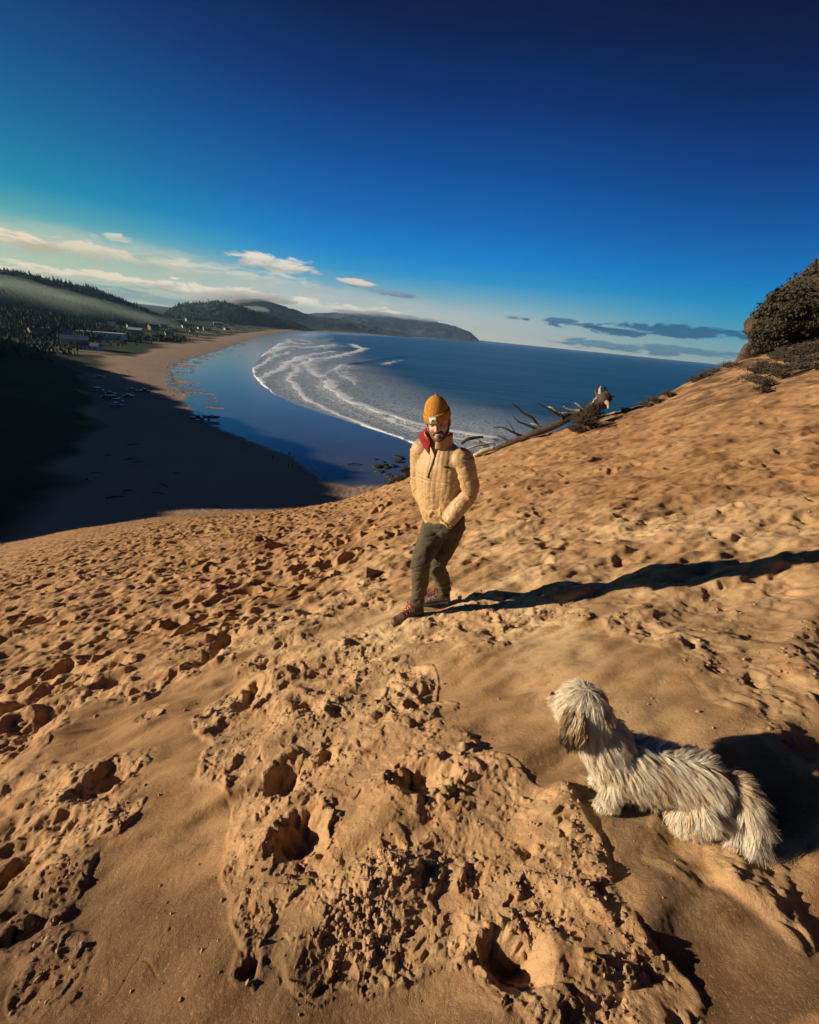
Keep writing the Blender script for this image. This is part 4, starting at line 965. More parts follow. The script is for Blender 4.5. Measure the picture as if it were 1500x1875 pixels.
    bv = BVHTree.FromPolygons([tuple(v) for v in (np.array([jk.data.vertices[i].co[:] for i in range(len(jk.data.vertices))]))], [tuple(p.vertices) for p in jk.data.polygons])
    def surf(aa, zz, lift=.003):
        o_ = chest + L_ * aa + UP * zz + F_ * .5 - loc; r = bv.ray_cast(Vector(o_), Vector(-F_))
        return np.array(r[0]) + np.array(r[1]) * lift
    dark = mat_simple('zip_tape', (0.02, 0.016, 0.014), 0.6)
    zl = [surf(-.030 + .16 * (zz), zz, .002) for zz in np.linspace(-.0, .170, 14)]
    V, F = loft(zl, [(.0055, .003)] * len(zl), side=L_, n=40, seg=8); mesh_obj('zip', V, F, dark, jk)
    zl = [surf(-.028, .025, .006), surf(-.026, .0, .007)]; V, F = loft(zl, [.003, .003], n=4, seg=6); mesh_obj('zip_pull', V, F, dark, jk)
    zl = [surf(.072, .100, .002), surf(.104, .097, .002)]; V, F = loft(zl, [(.004, .0075)] * 2, side=F_, n=4, seg=8, power=5); mesh_obj('chest_tag', V, F, dark, jk)
    # ---- beanie
    wool = bpy.data.materials.new('beanie_wool'); wool.use_nodes = True; N = NT(wool.node_tree); b = N.n['Principled BSDF']
    O = N.new('ShaderNodeTexCoord').outputs['Object']; N.put(b.inputs['Base Color'], N.mix(N.ss(N.noise(O, 60, 4, .6), .4, .65), (0.58, 0.245, 0.028), (0.44, 0.175, 0.018))); b.inputs['Roughness'].default_value = .95
    bm_ = N.new('ShaderNodeBump'); bm_.inputs['Distance'].default_value = .002; N.put(bm_.inputs['Height'], N.noise(O, 500, 3, .6)); N.l.new(bm_.outputs[0], b.inputs['Normal'])
    def cap(rings, ribs=46, amp=.0022, tiltx=0):
        Vb, Fb = [], []; sg = ribs * 6
        for (zz, rx, ry, yo) in rings:
            for j in range(sg):
                t = 2 * np.pi * j / sg; rb = amp * (abs(math.cos(t * ribs / 2)) ** .6 - .6) * min(1, rx / .05)
                Vb.append(H((rx + rb) * math.cos(t), yo + (ry + rb) * math.sin(t), zz))
        nr = len(rings)
        for i in range(nr - 1):
            for j in range(sg): a_ = i * sg + j; b_ = i * sg + (j + 1) % sg; Fb.append((a_, b_, b_ + sg, a_ + sg))
        return np.array(Vb), Fb
    top = [(.040, .0835, .101, -.008), (.075, .0845, .1, -.010), (.105, .080, .094, -.014), (.130, .071, .083, -.018), (.150, .058, .067, -.022), (.165, .042, .048, -.026), (.174, .028, .030, -.028), (.1785, .016, .017, -.029), (.180, .004, .004, -.029)]
    V, F = cap(top); V += np.array([0, 0, 0]) ; q = V - headc
    bn = ob('beanie', V, F, wool, person)
    bn.modifiers.new('s', 'SUBSURF').render_levels = 0
    bn.modifiers.clear()
    cuff = [(.026, .0835, .1005, -.006), (.023, .0895, .1065, -.006), (.030, .0925, .1095, -.006), (.060, .0935, .1105, -.008), (.078, .0925, .1095, -.009), (.083, .089, .1055, -.010), (.080, .085, .101, -.010)]
    V, F = cap(cuff, 50, .0026); cf = mesh_obj('beanie_cuff', V - loc, F, wool, bn)
    knob, F = loft([H(.012, -.03, .168), H(.014, -.03, .180), H(.01, -.026, .184)], [.015, .010, .004], n=8, seg=12); mesh_obj('beanie_tip', knob - loc, F, wool, bn)
    # woven label on the cuff: white, with a black half dome mark and three short lines of lettering
    lab = mat_simple('label_white', (0.80, 0.76, 0.68), .95); blk = mat_simple('label_black', (0.012, 0.012, 0.012), .7)
    def lp(u, v, off):   # label plane, wraps the cuff front, slightly to his right
        t = math.pi / 2 + (.10 + u / .10) ; return H((.0955 + off) * math.cos(t), -.007 + (.1125 + off) * math.sin(t), .053 + v)
    def patch(u0, u1, v0, v1, off, th, mat, nm, parent, nu=8):
        Vp, Fp = [], []
        for k, o_ in enumerate((off, off + th)):
            for i in range(nu + 1):
                for v in (v0, v1): Vp.append(lp(u0 + (u1 - u0) * i / nu, v, o_))
        h_ = 2 * (nu + 1)
        for i in range(nu):
            a_ = 2 * i; Fp += [(a_, a_ + 1, a_ + 3, a_ + 2), (h_ + a_, h_ + a_ + 2, h_ + a_ + 3, h_ + a_ + 1), (a_, a_ + 2, h_ + a_ + 2, h_ + a_), (a_ + 1, h_ + a_ + 1, h_ + a_ + 3, a_ + 3)]
        Fp += [(0, h_, h_ + 1, 1), (h_ - 2, h_ - 1, 2 * h_ - 1, 2 * h_ - 2)]
        return mesh_obj(nm, np.array(Vp) - loc, Fp, mat, parent)
    lbl = patch(-.027, .027, -.022, .022, 0, .0012, lab, 'beanie_label', cf)
    # half dome in three nested bands (u runs to his left = right in the picture is -u)
    Vd, Fd = [], []
    U0 = LAB_U
    for (r0, r1) in ((.0035, .0068), (.0080, .0112), (.0124, .0160)):
        o_ = len(Vd); nn = 10
        for i in range(nn + 1):
            t = math.pi * .5 * i / nn
            for rr in (r0, r1):
                uu = U0 * (-.004 + (.016 - .004) * 0 + rr * math.cos(t)); vv = -.008 + rr * math.sin(t)
                Vd.append(lp(uu, vv, .0016))
        for i in range(nn): a_ = o_ + 2 * i; Fd.append((a_, a_ + 1, a_ + 3, a_ + 2))
    mk = mesh_obj('label_mark', np.array(Vd) - loc, Fd, blk, lbl); sm = mk.modifiers.new('t', 'SOLIDIFY'); sm.thickness = 0.0006
    for k, word in enumerate(('THE', 'NORTH', 'FACE')):
        cu = bpy.data.curves.new('t', 'FONT'); cu.body = word; cu.size = .0062; to = bpy.data.objects.new('t', cu); COL.objects.link(to)
        dg = bpy.context.evaluated_depsgraph_get(); me = bpy.data.meshes.new_from_object(to.evaluated_get(dg)); bpy.data.objects.remove(to)
        Vt = np.array([v.co[:] for v in me.vertices]); Ft = [tuple(p.vertices) for p in me.polygons]; w_ = Vt[:, 0].max()
        Vw = np.array([lp(U0 * (-.0065 - w_ + v[0]), .0035 - .0062 * k + v[1] * 1.0 - .002, .0018) for v in Vt])
        mesh_obj('label_lettering', Vw - loc, Ft, blk, lbl, smooth=False)
    # ---- face details
    hairm = mat_cloth('beard_hair', (0.12, 0.052, 0.024), (0.19, 0.088, 0.042), .8, 500, .001, 200, .002)
    bp = [loft([H(.066, .006, .006), H(.066, .018, -.030), H(.052, .040, -.066), H(.030, .066, -.088), H(0, .080, -.094), H(-.030, .066, -.088), H(-.052, .040, -.066), H(-.066, .018, -.030), H(-.066, .006, .006)],
               [(.004, .007), (.007, .010), (.010, .013), (.013, .015), (.015, .016), (.013, .015), (.010, .013), (.007, .010), (.004, .007)], side=hu, n=50, seg=12),
          loft([H(.034, .070, -.062), H(.026, .084, -.044), H(.010, .093, -.0385), H(0, .095, -.040), H(-.010, .093, -.0385), H(-.026, .084, -.044), H(-.034, .070, -.062)], [(.006, .006)] * 7, side=hu, n=30, seg=8),
          ellip(H(0, .082, -.078), (.014, .012, .010), HA, 12)]
    V, F, Nn = remeshed(bp, .0028, 1); rg = np.random.default_rng(3); V = V + Nn * (rg.random(len(V)) * .0035)[:, None]
    ob('beard', V, F, hairm, person)
    for sx in (-1, 1):
        V, F = loft([H(sx * .014, .083, .026), H(sx * .030, .084, .031), H(sx * .048, .071, .026)], [(.0035, .004), (.0045, .005), (.002, .003)], side=hu, n=12, seg=8)
        ob('eyebrow', V, F, hairm, person)
    for sx in (-1, 1):
        V, F = ellip(H(sx * .031, .066, .006), (.012, .011, .0095), HA, 16); e = ob('eye', V, F, mat_simple('eye_white', (0.35, 0.30, 0.27), .25), person)
        V, F = ellip(H(sx * .031, .0745, .003), (.0055, .004, .005), HA, 12); mesh_obj('iris', V - loc, F, mat_simple('iris', (0.03, 0.02, 0.012), .2), e)
        V, F = loft([H(sx * .018, .078, .008), H(sx * .031, .0805, .0115), H(sx * .045, .070, .007)], [(.0025, .004)] * 3, side=hu, n=12, seg=8); mesh_obj('eyelid', V - loc, F, skin, e)
    V, F = loft([H(.021, .083, -.049), H(.010, .0935, -.0535), H(0, .0955, -.0545), H(-.010, .0935, -.0535), H(-.021, .083, -.049)], [(.0035, .0025), (.0045, .003), (.005, .003), (.0045, .003), (.0035, .0025)], side=hu, n=20, seg=8)
    ob('teeth', V, F, mat_simple('teeth', (0.65, 0.6, 0.52), .3), person)
    V, F = loft([H(.024, .080, -.050), H(.011, .0925, -.0605), H(0, .0945, -.0625), H(-.011, .0925, -.0605), H(-.024, .080, -.050)], [(.002, .003), (.004, .004), (.0045, .004), (.004, .004), (.002, .003)], side=hu, n=20, seg=8)
    ob('lower_lip', V, F, mat_simple('lip', (0.36, 0.12, 0.09), .5), person)
    # hair at the nape and over the ears
    for sx in (-1, 1):
        V, F = loft([H(sx * .079, .014, .026), H(sx * .080, .010, .004), H(sx * .076, .012, -.02)], [(.004, .012), (.004, .010), (.003, .006)], side=hl, n=8, seg=8)
        ob('sideburn', V, F, hairm, person)
    V, F = joinm([loft([H(.07, -.05, .02), H(0, -.098, .012), H(-.07, -.05, .02)], [(.022, .008)] * 3, side=hu, n=16, seg=10)])
    ob('hair', V, F, hairm, person)
    return person
LAB_U = 1.0
build_person()

# ------------------------------------------------------------------ the long-haired dog
def build_dog():
    UP = np.array([0, 0, 1.0]); rng = np.random.default_rng(5)
    P0 = hit(1108, 1462); ax = unit((hit(1330, 1480) - hit(1110, 1450)) * [1, 1, 0]); sd = unit(np.cross(UP, -ax))   # ax: towards its tail, sd: its left flank (near the camera)
    def B(x, y, z): return P0 + ax * x + sd * y + UP * z
    def Zg(x, y):
        p = B(x, y, 0); return float(ground_z(p[0], p[1])[0] - P0[2])
    loc = B(0.17, 0, Zg(.17, 0))
    skin = mat_simple('dog_skin', (0.50, 0.38, 0.25), .9)
    hf = unit(-ax * .86 - sd * .50 - UP * .30); hs = unit(np.cross(UP, hf)); hu = np.cross(hf, hs); HC = B(-.170, -.02, .385)
    def H(f, l, u): return HC + hf * f + hs * l + hu * u
    parts = [loft([B(-.075, 0, .205), B(-.02, 0, .205), B(.07, 0, .205), B(.16, 0, .215), B(.24, 0, .21), B(.295, 0, .205)], [(.055, .060), (.080, .092), (.086, .090), (.080, .080), (.085, .090), (.055, .060)], side=sd, n=30, seg=24),
             loft([B(-.03, 0, .22), B(-.08, -.005, .275), B(-.125, -.012, .33), HC - hf * .02], [(.078, .088), (.072, .078), (.062, .062), (.055, .055)], side=sd, n=16),
             ellip(H(0, 0, .004), (.066, .062, .060), [hf, hs, hu]), loft([H(.04, 0, -.012), H(.075, 0, -.020), H(.095, 0, -.022)], [(.034, .030), (.027, .024), (.018, .018)], side=hs, n=8)]
    for y in (.05, -.05):
        gz = Zg(0, y); parts.append(loft([B(-.01, y * .9, .20), B(-.025, y, .13), B(.0, y, gz + .065), B(-.002, y, gz + .02)], [.042, .030, .024, .024], n=16, seg=14)); parts.append(ellip(B(-.018, y, gz + .016), (.034, .022, .016), [ax, sd, UP]))
        gz = Zg(.30, y); parts.append(loft([B(.25, y * 1.1, .20), B(.21, y * 1.25, .12), B(.285, y * 1.2, gz + .085), B(.265, y * 1.2, gz + .02)], [.058, .044, .026, .022], n=20, seg=14)); parts.append(ellip(B(.248, y * 1.2, gz + .016), (.034, .022, .016), [ax, sd, UP]))
    tail = [B(.285, 0, .245), B(.325, .01, .255), B(.355, .035, .22), B(.365, .065, .15), B(.355, .085, .09)]
    parts.append(loft(tail, [.022, .018, .014, .011, .007], n=18, seg=12))
    V, F, Nn = remeshed(parts, .006, 3)
    dog = mesh_obj('dog', V - loc, F, skin); dog.location = loc
    tag(dog, 'small long-haired white and tan dog standing on the sand and looking towards the man', 'dog')
    # ears hang at the sides of the head
    earm = []
    for l in (1, -1):
        Ve, Fe = loft([H(-.010, l * .056, .030), H(-.012, l * .080, .0), H(-.008, l * .088, -.040), H(-.004, l * .086, -.062)], [(.018, .006), (.030, .007), (.028, .006), (.012, .004)], side=hf, n=14, seg=12); earm.append((Ve, Fe))
        mesh_obj('ear', Ve - loc, Fe, skin, dog)
    # --- the coat: tapering locks
    fm = bpy.data.materials.new('dog_hair'); fm.use_nodes = True; N = NT(fm.node_tree); b = N.n['Principled BSDF']
    t = N.attr('tone').outputs['Fac']
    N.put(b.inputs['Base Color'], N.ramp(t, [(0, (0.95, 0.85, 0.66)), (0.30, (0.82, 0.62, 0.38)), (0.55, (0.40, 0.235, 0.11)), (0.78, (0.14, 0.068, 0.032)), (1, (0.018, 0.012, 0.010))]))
    b.inputs['Roughness'].default_value = .42; b.inputs['Specular IOR Level'].default_value = .5
    tr_ = N.new('ShaderNodeBsdfTranslucent'); N.l.new(b.inputs['Base Color'].links[0].from_socket, tr_.inputs[0]); mx = N.new('ShaderNodeMixShader'); mx.inputs[0].default_value = .40
    out = [n for n in N.n if n.type == 'OUTPUT_MATERIAL'][0]; N.l.new(b.outputs[0], mx.inputs[1]); N.l.new(tr_.outputs[0], mx.inputs[2]); N.l.new(mx.outputs[0], out.inputs[0])
    def coat(name, V, F, n, length, comb, tone, width=.0016, keep=None, segs=6, clump=.016, lift=.22, parent=dog):
        V = np.asarray(V); tri = []
        for f in F:
            f = list(f); tri.append(f[:3]);
            if len(f) == 4: tri.append([f[0], f[2], f[3]])
        tri = np.array(tri); A, Bv, C = V[tri[:, 0]], V[tri[:, 1]], V[tri[:, 2]]; cr = np.cross(Bv - A, C - A); ar = np.linalg.norm(cr, axis=1) / 2; nn = cr / (2 * ar[:, None] + 1e-12)
        idx = rng.choice(len(tri), n, p=ar / ar.sum()); u, v = rng.random(n), rng.random(n); fl = u + v > 1; u[fl], v[fl] = 1 - u[fl], 1 - v[fl]
        P = A[idx] + u[:, None] * (Bv - A)[idx] + v[:, None] * (C - A)[idx]; Nm = nn[idx]
        if keep is not None: k = keep(P); P, Nm = P[k], Nm[k]
        n = len(P); Ls = length(P) * rng.uniform(.7, 1.1, n)
        # locks: each strand leans to the nearest lock centre
        nc = max(20, int(n / 20)); ci = rng.choice(n, nc, replace=False); CP = P[ci]
        best = np.zeros(n, int); bd = np.full(n, 1e9)
        for s0 in range(0, nc, 400):
            d = ((P[:, None, :] - CP[None, s0:s0 + 400]) ** 2).sum(-1); j = d.argmin(1); m_ = d[np.arange(n), j]; up = m_ < bd; best[up] = j[up] + s0; bd[up] = m_[up]
        cd = comb(CP, Nm[ci]); cd = cd + rng.normal(size=cd.shape) * .13; cd /= np.linalg.norm(cd, axis=1)[:, None]
        cl_len = length(CP) * rng.uniform(.8, 1.15, nc); ctone = rng.normal(size=nc) * .10
        d0 = comb(P, Nm); d = .45 * d0 + .55 * cd[best] + rng.normal(size=d0.shape) * .07
        d /= np.linalg.norm(d, axis=1)[:, None]
        tip_c = CP[best] + cd[best] * cl_len[best][:, None] + Nm[ci][best] * lift * .3 * cl_len[best][:, None]
        curl = rng.normal(size=(nc, 3))[best] * .10
        w = np.cross(d, Nm); w /= np.linalg.norm(w, axis=1)[:, None] + 1e-9; al = (rng.normal(size=n) * .45 + rng.normal(size=nc)[best] * .45)[:, None]; w = w * np.cos(al) + Nm * np.sin(al)
        K = segs + 1; R_ = []
        tn = np.clip(tone(P) + ctone[best] + rng.normal(size=n) * .05, 0, 1)
        for k in range(K):
            q = k / segs; pos = P + Nm * (lift * Ls * (q - .55 * q * q))[:, None] + d * (Ls * q)[:, None] - UP * (Ls * .16 * q * q)[:, None] + curl * (Ls * math.sin(q * 3.0) * .9)[:, None]
            pos = pos * (1 - .24 * q ** 1.5) + (tip_c * q + P * (1 - q)) * (.24 * q ** 1.5) if clump else pos
            ww = width * (1 - .80 * q) * (.7 + .6 * rng.random(n)) if k == 0 else width * (1 - .85 * q)
            ww = np.broadcast_to(ww, n)
            R_.append(pos - w * ww[:, None]); R_.append(pos + w * ww[:, None])
        VV = np.stack(R_, 1).reshape(-1, 3); base = (np.arange(n) * 2 * K)[:, None]
        FF = np.concatenate([base + np.array([2 * k, 2 * k + 1, 2 * k + 3, 2 * k + 2]) for k in range(segs)])
        o = mesh_obj(name, VV - loc, FF, fm, parent); set_attr(o, 'tone', np.repeat(tn, 2 * K)); return o
    def ax_(P): r = P - P0; return r @ ax, r @ sd, r[:, 2]
    def headw(P): return 1 - sstep(np.linalg.norm((P - HC), axis=1), .075, .12)
    tailP = catmull(tail, 40)
    def taild(P):
        d = np.linalg.norm(P[:, None] - tailP[None], axis=2); return d.min(1), d.argmin(1)
    def comb(P, Nm):
        x, y, z = ax_(P); g = -UP + Nm * (Nm @ UP)[:, None]; bk = ax - Nm * (Nm @ ax)[:, None]
        side = sd[None] * np.sign(y + 1e-4)[:, None] * (np.abs(Nm @ UP) ** 2)[:, None]
        legz = (1 - sstep(z - .0, .10, .16))[:, None]
        d = g * (.75 + .5 * legz) + bk * (.62 * (1 - legz)) + side * .35 + Nm * .20 * 0
        hw = headw(P)[:, None]; r = P - HC; fwd_ = hf[None] * (r @ hf > .0)[:, None]
        dh = -UP * 1.0 + (r - np.outer(r @ hu, hu)) / .06 * .55 + hf * .12; d = d * (1 - hw) + dh * hw
        td, ti = taild(P); tw = ((td < .03) & (x > .29))[:, None]; tt = np.gradient(tailP, axis=0); tt /= np.linalg.norm(tt, axis=1)[:, None]
        d = d - Nm * np.minimum((d * Nm).sum(1), 0)[:, None]
        return d / (np.linalg.norm(d, axis=1)[:, None] + 1e-9)
    def length(P):
        x, y, z = ax_(P); L = .056 + .004 * sstep(-z, -.22, -.12) - .028 * (1 - sstep(z, .06, .14)); L = np.where(z < .055, .018, L)
        L = L * (1 - headw(P)) + .050 * headw(P); td, _ = taild(P); L = np.where((td < .03) & (x > .29), .105, L)
        muz = sstep((P - HC) @ hf, .05, .09) * headw(P); return L * (1 - .45 * muz)
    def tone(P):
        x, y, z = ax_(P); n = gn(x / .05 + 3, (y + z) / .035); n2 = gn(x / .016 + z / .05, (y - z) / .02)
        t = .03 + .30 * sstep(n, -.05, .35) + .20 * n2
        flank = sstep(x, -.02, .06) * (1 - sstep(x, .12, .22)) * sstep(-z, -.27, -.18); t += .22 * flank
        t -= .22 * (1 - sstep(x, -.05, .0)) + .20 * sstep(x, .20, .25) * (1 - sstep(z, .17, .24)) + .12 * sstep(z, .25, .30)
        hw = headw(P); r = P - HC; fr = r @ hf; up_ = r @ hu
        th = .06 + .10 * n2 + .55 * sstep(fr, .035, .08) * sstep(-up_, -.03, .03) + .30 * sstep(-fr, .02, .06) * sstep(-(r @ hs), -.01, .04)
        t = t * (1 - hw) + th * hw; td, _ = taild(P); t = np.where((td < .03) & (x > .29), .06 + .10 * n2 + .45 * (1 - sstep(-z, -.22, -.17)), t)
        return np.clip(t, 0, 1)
    istail = lambda P: (taild(P)[0] < .035) & ((P - P0) @ ax > .30)
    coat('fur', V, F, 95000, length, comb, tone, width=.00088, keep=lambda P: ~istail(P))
    tgt = np.gradient(tailP, axis=0); tgt /= np.linalg.norm(tgt, axis=1)[:, None]
    def combt(P, Nm):
        ti = taild(P)[1]; d = tgt[ti] * .75 + Nm * .75 - UP * .25 + sd * .12; return d / np.linalg.norm(d, axis=1)[:, None]
    def tonet(P):
        ti = taild(P)[1] / 39.0; return np.clip(.04 + .10 * gn(P[:, 0] / .02, P[:, 2] / .02) + .30 * (1 - sstep(ti, .15, .35)), 0, 1)
    ntail = int(62000 * 1.0)
    coat('tail_hair', V, F, 200000, lambda P: .060 + .045 * sstep(taild(P)[1] / 39.0, .2, .6), combt, tonet, width=.0011, keep=istail, segs=8, lift=.10)
    for (Ve, Fe), nm in zip(earm, ('ear_hair', 'ear_hair')):
        def combe(P, Nm): d = np.tile(-UP * .95 - hf * .10, (len(P), 1)) + Nm * .25; return d / np.linalg.norm(d, axis=1)[:, None]
        coat(nm, Ve, Fe, 5200, lambda P: .056 + 0 * P[:, 0], combe, lambda P: np.clip(.56 + .40 * sstep(-((P - HC) @ hu), .0, .055) + .1 * gn(P[:, 0] / .02, P[:, 2] / .02), 0, 1), lift=.2)
    blk = mat_simple('nose_black', (0.012, 0.010, 0.010), .3)
    Vn, Fn = ellip(H(.108, 0, -.014), (.012, .015, .011), [hf, hs, hu], 14); mesh_obj('nose', Vn - loc, Fn, blk, dog)
    for l in (1, -1): Vn, Fn = ellip(H(.050, l * .026, .012), .009, None, 14); mesh_obj('eye', Vn - loc, Fn, blk, dog)
    return dog
build_dog()

# ------------------------------------------------------------------ hills across the bay
def grid_faces(n, m_):
    r, c = np.meshgrid(np.arange(n - 1), np.arange(m_ - 1), indexing='ij'); r = r.ravel(); c = c.ravel()
    return np.stack([r * m_ + c, r * m_ + c + 1, (r + 1) * m_ + c + 1, (r + 1) * m_ + c], -1)
RIDGES = {}
def ridge(name, pts, wf, wb, rough, mat, n=220, m_=60, zbase=0.0, seed=1):
    P_ = np.array([at(*p) for p in pts]); C_ = catmull(P_, n); azs = np.arctan2(C_[:, 0], C_[:, 1]); ss_ = np.hypot(C_[:, 0], C_[:, 1])
    K = np.linspace(-1, 1, m_); A = np.tile(azs[:, None], (1, m_)); S = ss_[:, None] + np.where(K < 0, wf * K, wb * K)[None]
    X, Y = S * np.sin(A), S * np.cos(A)
    prof = np.where(K < 0, (1 + K) ** .85, (1 - K) ** .8)[None]
    valley = 0.30 * fbm(X, Y, wf * .7, 4, .55, seed) * np.sin(np.pi * np.clip(prof, 0, 1))
    Z = zbase + (C_[:, 2][:, None] - zbase) * np.clip(prof + valley * (prof < .97), 0, 1.0) + rough * fbm(X, Y, rough * 7, 4, .6, seed + 3) * prof ** .5
    Z = np.where(prof < .001, zbase - 5, Z)
    o = mesh_obj(name, np.stack([X, Y, Z], -1).reshape(-1, 3), grid_faces(n, m_), mat); tag(o, kind='structure'); RIDGES[seed] = (azs, ss_, C_[:, 2], wf, zbase, X, Y, Z); return o
hill_mat = mat_simple('wooded_hill', (0.016, 0.032, 0.018), .95, col2=(0.032, 0.048, 0.024), scale=.02, bump=9.0, bscale=.035)
ridge('hill', [(-420, 470, 1350), (-150, 478, 1400), (0, 492, 1450), (60, 505, 1500), (130, 520, 1520), (180, 532, 1560), (230, 551, 1600), (280, 573, 1620), (325, 592, 1640), (370, 602, 1660)], 620, 500, 6, hill_mat, seed=1)
ridge('hill', [(-420, 545, 700), (-150, 556, 740), (0, 572, 780), (60, 574, 800), (120, 588, 830), (200, 603, 860), (280, 616, 900), (330, 622, 930)], 260, 200, 4, hill_mat, seed=2, zbase=4)
ridge('hill', [(292, 592, 2500), (305, 574, 2550), (325, 560, 2600), (350, 555, 2600), (400, 553, 2650), (430, 558, 2700), (460, 568, 2750), (490, 577, 2800), (530, 587, 2900), (560, 598, 3000)], 500, 600, 9, hill_mat, seed=3)
ridge('mountain', [(380, 590, 4400), (405, 566, 4500), (430, 550, 4600), (470, 547, 4700), (510, 557, 4800), (560, 574, 4900), (620, 585, 5000), (680, 598, 5200), (720, 606, 5300), (745, 611, 5400)], 900, 1500, 16, hill_mat, seed=4)
ridge('mountain', [(520, 590, 8200), (560, 576, 8400), (600, 572, 8600), (660, 574, 8800), (700, 577, 8900), (745, 583, 9000), (790, 588, 9100), (830, 596, 9200), (858, 607, 9250), (868, 614, 9300), (877, 623, 9300)], 900, 1500, 14, hill_mat, seed=5)

# ------------------------------------------------------------------ conifers
needle = mat_simple('needles', (0.020, 0.040, 0.018), .95, col2=(0.045, 0.066, 0.026), scale=.15)
bark = mat_simple('bark', (0.07, 0.05, 0.035), .95, col2=(0.03, 0.022, 0.016), scale=3)
def conifer_crown(rng, h, r, tiers, sides):
    V, F = [], []; z0 = h * .12
    for k in range(tiers):
        a = k / tiers; zb = z0 + (h - z0) * a * .92; zt = min(h, zb + (h - z0) / tiers * 1.9); rb = r * (1 - a) ** .8 * rng.uniform(.8, 1.15) + .15; c = len(V); ph = rng.uniform(0, 6)
        V.append((rng.normal() * .1, rng.normal() * .1, zt))
        for j in range(sides):
            t = ph + 2 * math.pi * j / sides; q = rb * (1.0 if j % 2 else .55) * rng.uniform(.75, 1.2); V.append((q * math.cos(t), q * math.sin(t), zb - q * .25 + rng.normal() * .15))
        V.append((0, 0, zb + (zt - zb) * .25))
        for j in range(sides): F.append((c, c + 1 + j, c + 1 + (j + 1) % sides)); F.append((c + sides + 1, c + 1 + (j + 1) % sides, c + 1 + j))
    return np.array(V, float), F
def ztop(X, Y):
    """highest of land and the hills at a place"""
    z = float(ground_z(X, Y)[0]); az = math.atan2(X, Y); s = math.hypot(X, Y)
    for k in (1, 2, 3):
        azs, ss_, zz, wf, zb, GX, GY, GZ = RIDGES[k]
        i = int(np.argmin(np.abs(azs - az)))
        if abs(azs[i] - az) > .01: continue
        row = np.hypot(GX[i], GY[i])
        if row[0] < s < row[-1]: z = max(z, float(np.interp(s, row, GZ[i])))
    return z
def build_trees():
    rng = np.random.default_rng(21); protos = []
    for k in range(4):
        t = empty('conifer_tree', (0, 0, 0)); V, F = conifer_crown(rng, 18, 3.6 + .4 * k, 9, 12); mesh_obj('crown', V, F, needle, t, smooth=False)
        V, F = loft([(0, 0, -1), (0, 0, 6), (.1, 0, 15)], [.38, .28, .06], n=8, seg=8); mesh_obj('trunk', V, F, bark, t); protos.append(t)
    lab = [('dark conifer standing up from the ridge line of the left hill', 'conifers along the ridge of the left hill'), ('dark conifer on the misty lower slope behind the town', 'conifers on the misty lower slope'), ('conifer on the crest of the wooded hill behind the far end of the town', 'conifers on the farther wooded hill')]
    used = [False] * 4
    def put(i, p, sc, which):
        src = protos[i]
        if not used[i]: used[i] = True; o = src; o.location = p; o.scale = (sc,) * 3
        else:
            o = src.copy(); COL.objects.link(o); o.location = p; o.scale = (sc,) * 3
            for ch in src.children: c = ch.copy(); COL.objects.link(c); c.parent = o
        o.rotation_euler = (0, 0, rng.uniform(0, 6.28)); tag(o, lab[which][0], 'tree', lab[which][1])
    for which, rk, n, lo, hi in ((0, 1, 80, .30, .97), (1, 2, 70, .20, .95), (2, 3, 40, .1, .8)):
        azs, ss_, zz, wf, zb, GX, GY, GZ = RIDGES[rk]; m_ = GX.shape[1]
        for k in range(n):
            i = int(len(azs) * rng.uniform(lo, hi)); j = int(m_ * (.5 - abs(rng.normal()) * (.02 if which != 1 else .09)))
            j = max(2, min(m_ - 1, j)); put(int(rng.integers(4)), (GX[i, j], GY[i, j], GZ[i, j] - 1.0), rng.uniform(.45, 1.15) * (.62, .6, .9)[which], which)
    # the woods as one mass
    Vs, Fs, o_ = [], [], 0; small = [conifer_crown(rng, 14, 3.6, 4, 8) for _ in range(6)]
    def add(x, y, z, sc):
        nonlocal o_
        V, F = small[rng.integers(6)]; a = rng.uniform(0, 6.28); c, s = math.cos(a), math.sin(a); W = V * sc * [1, 1, rng.uniform(.7, 1.3)]
        W = np.stack([W[:, 0] * c - W[:, 1] * s + x, W[:, 0] * s + W[:, 1] * c + y, W[:, 2] + z], -1); Vs.append(W); Fs.append(np.array(F) + o_); o_ += len(W)
    for rk, n, sc in ((1, 6500, .50), (2, 3600, .55), (3, 2200, .9)):
        azs, ss_, zz, wf, zb, GX, GY, GZ = RIDGES[rk]
        for k in range(n):
            i = rng.integers(len(azs)); j = int(GX.shape[1] * rng.uniform(.04, .52)); add(GX[i, j] + rng.normal() * 6, GY[i, j] + rng.normal() * 6, GZ[i, j] - 1.5, sc * rng.uniform(.5, 1.2))
    # groves between the houses on the flat
    n = 0
    while n < 2600:
        px, py = rng.uniform(-30, 470), rng.uniform(586, 690); d = ray(px, py); s = -38.0 / d[2] * math.hypot(d[0], d[1]) if d[2] < -.004 else 1e9
        if s > 1500 or s < 300: continue
        k = s / math.hypot(d[0], d[1]); x, y = d[0] * k, d[1] * k
        dE_, sE = poly_dist(np.array([x]), np.array([y]), WETLINE)
        n += 1
        if dE_[0] * sE[0] < 75 + 40 * gn(np.array([x / 150]), np.array([y / 150]))[0] or gn(np.array([x / 90]), np.array([y / 90]))[0] < -.18: continue
        add(x, y, float(ground_z(x, y)[0]) - 1, rng.uniform(.22, .5))
    W = mesh_obj('woods', np.concatenate(Vs), np.concatenate(Fs), needle, smooth=False); tag(W, 'dark conifer woods covering the hills and the flat behind the beach', 'woods', kind='stuff')
build_trees()

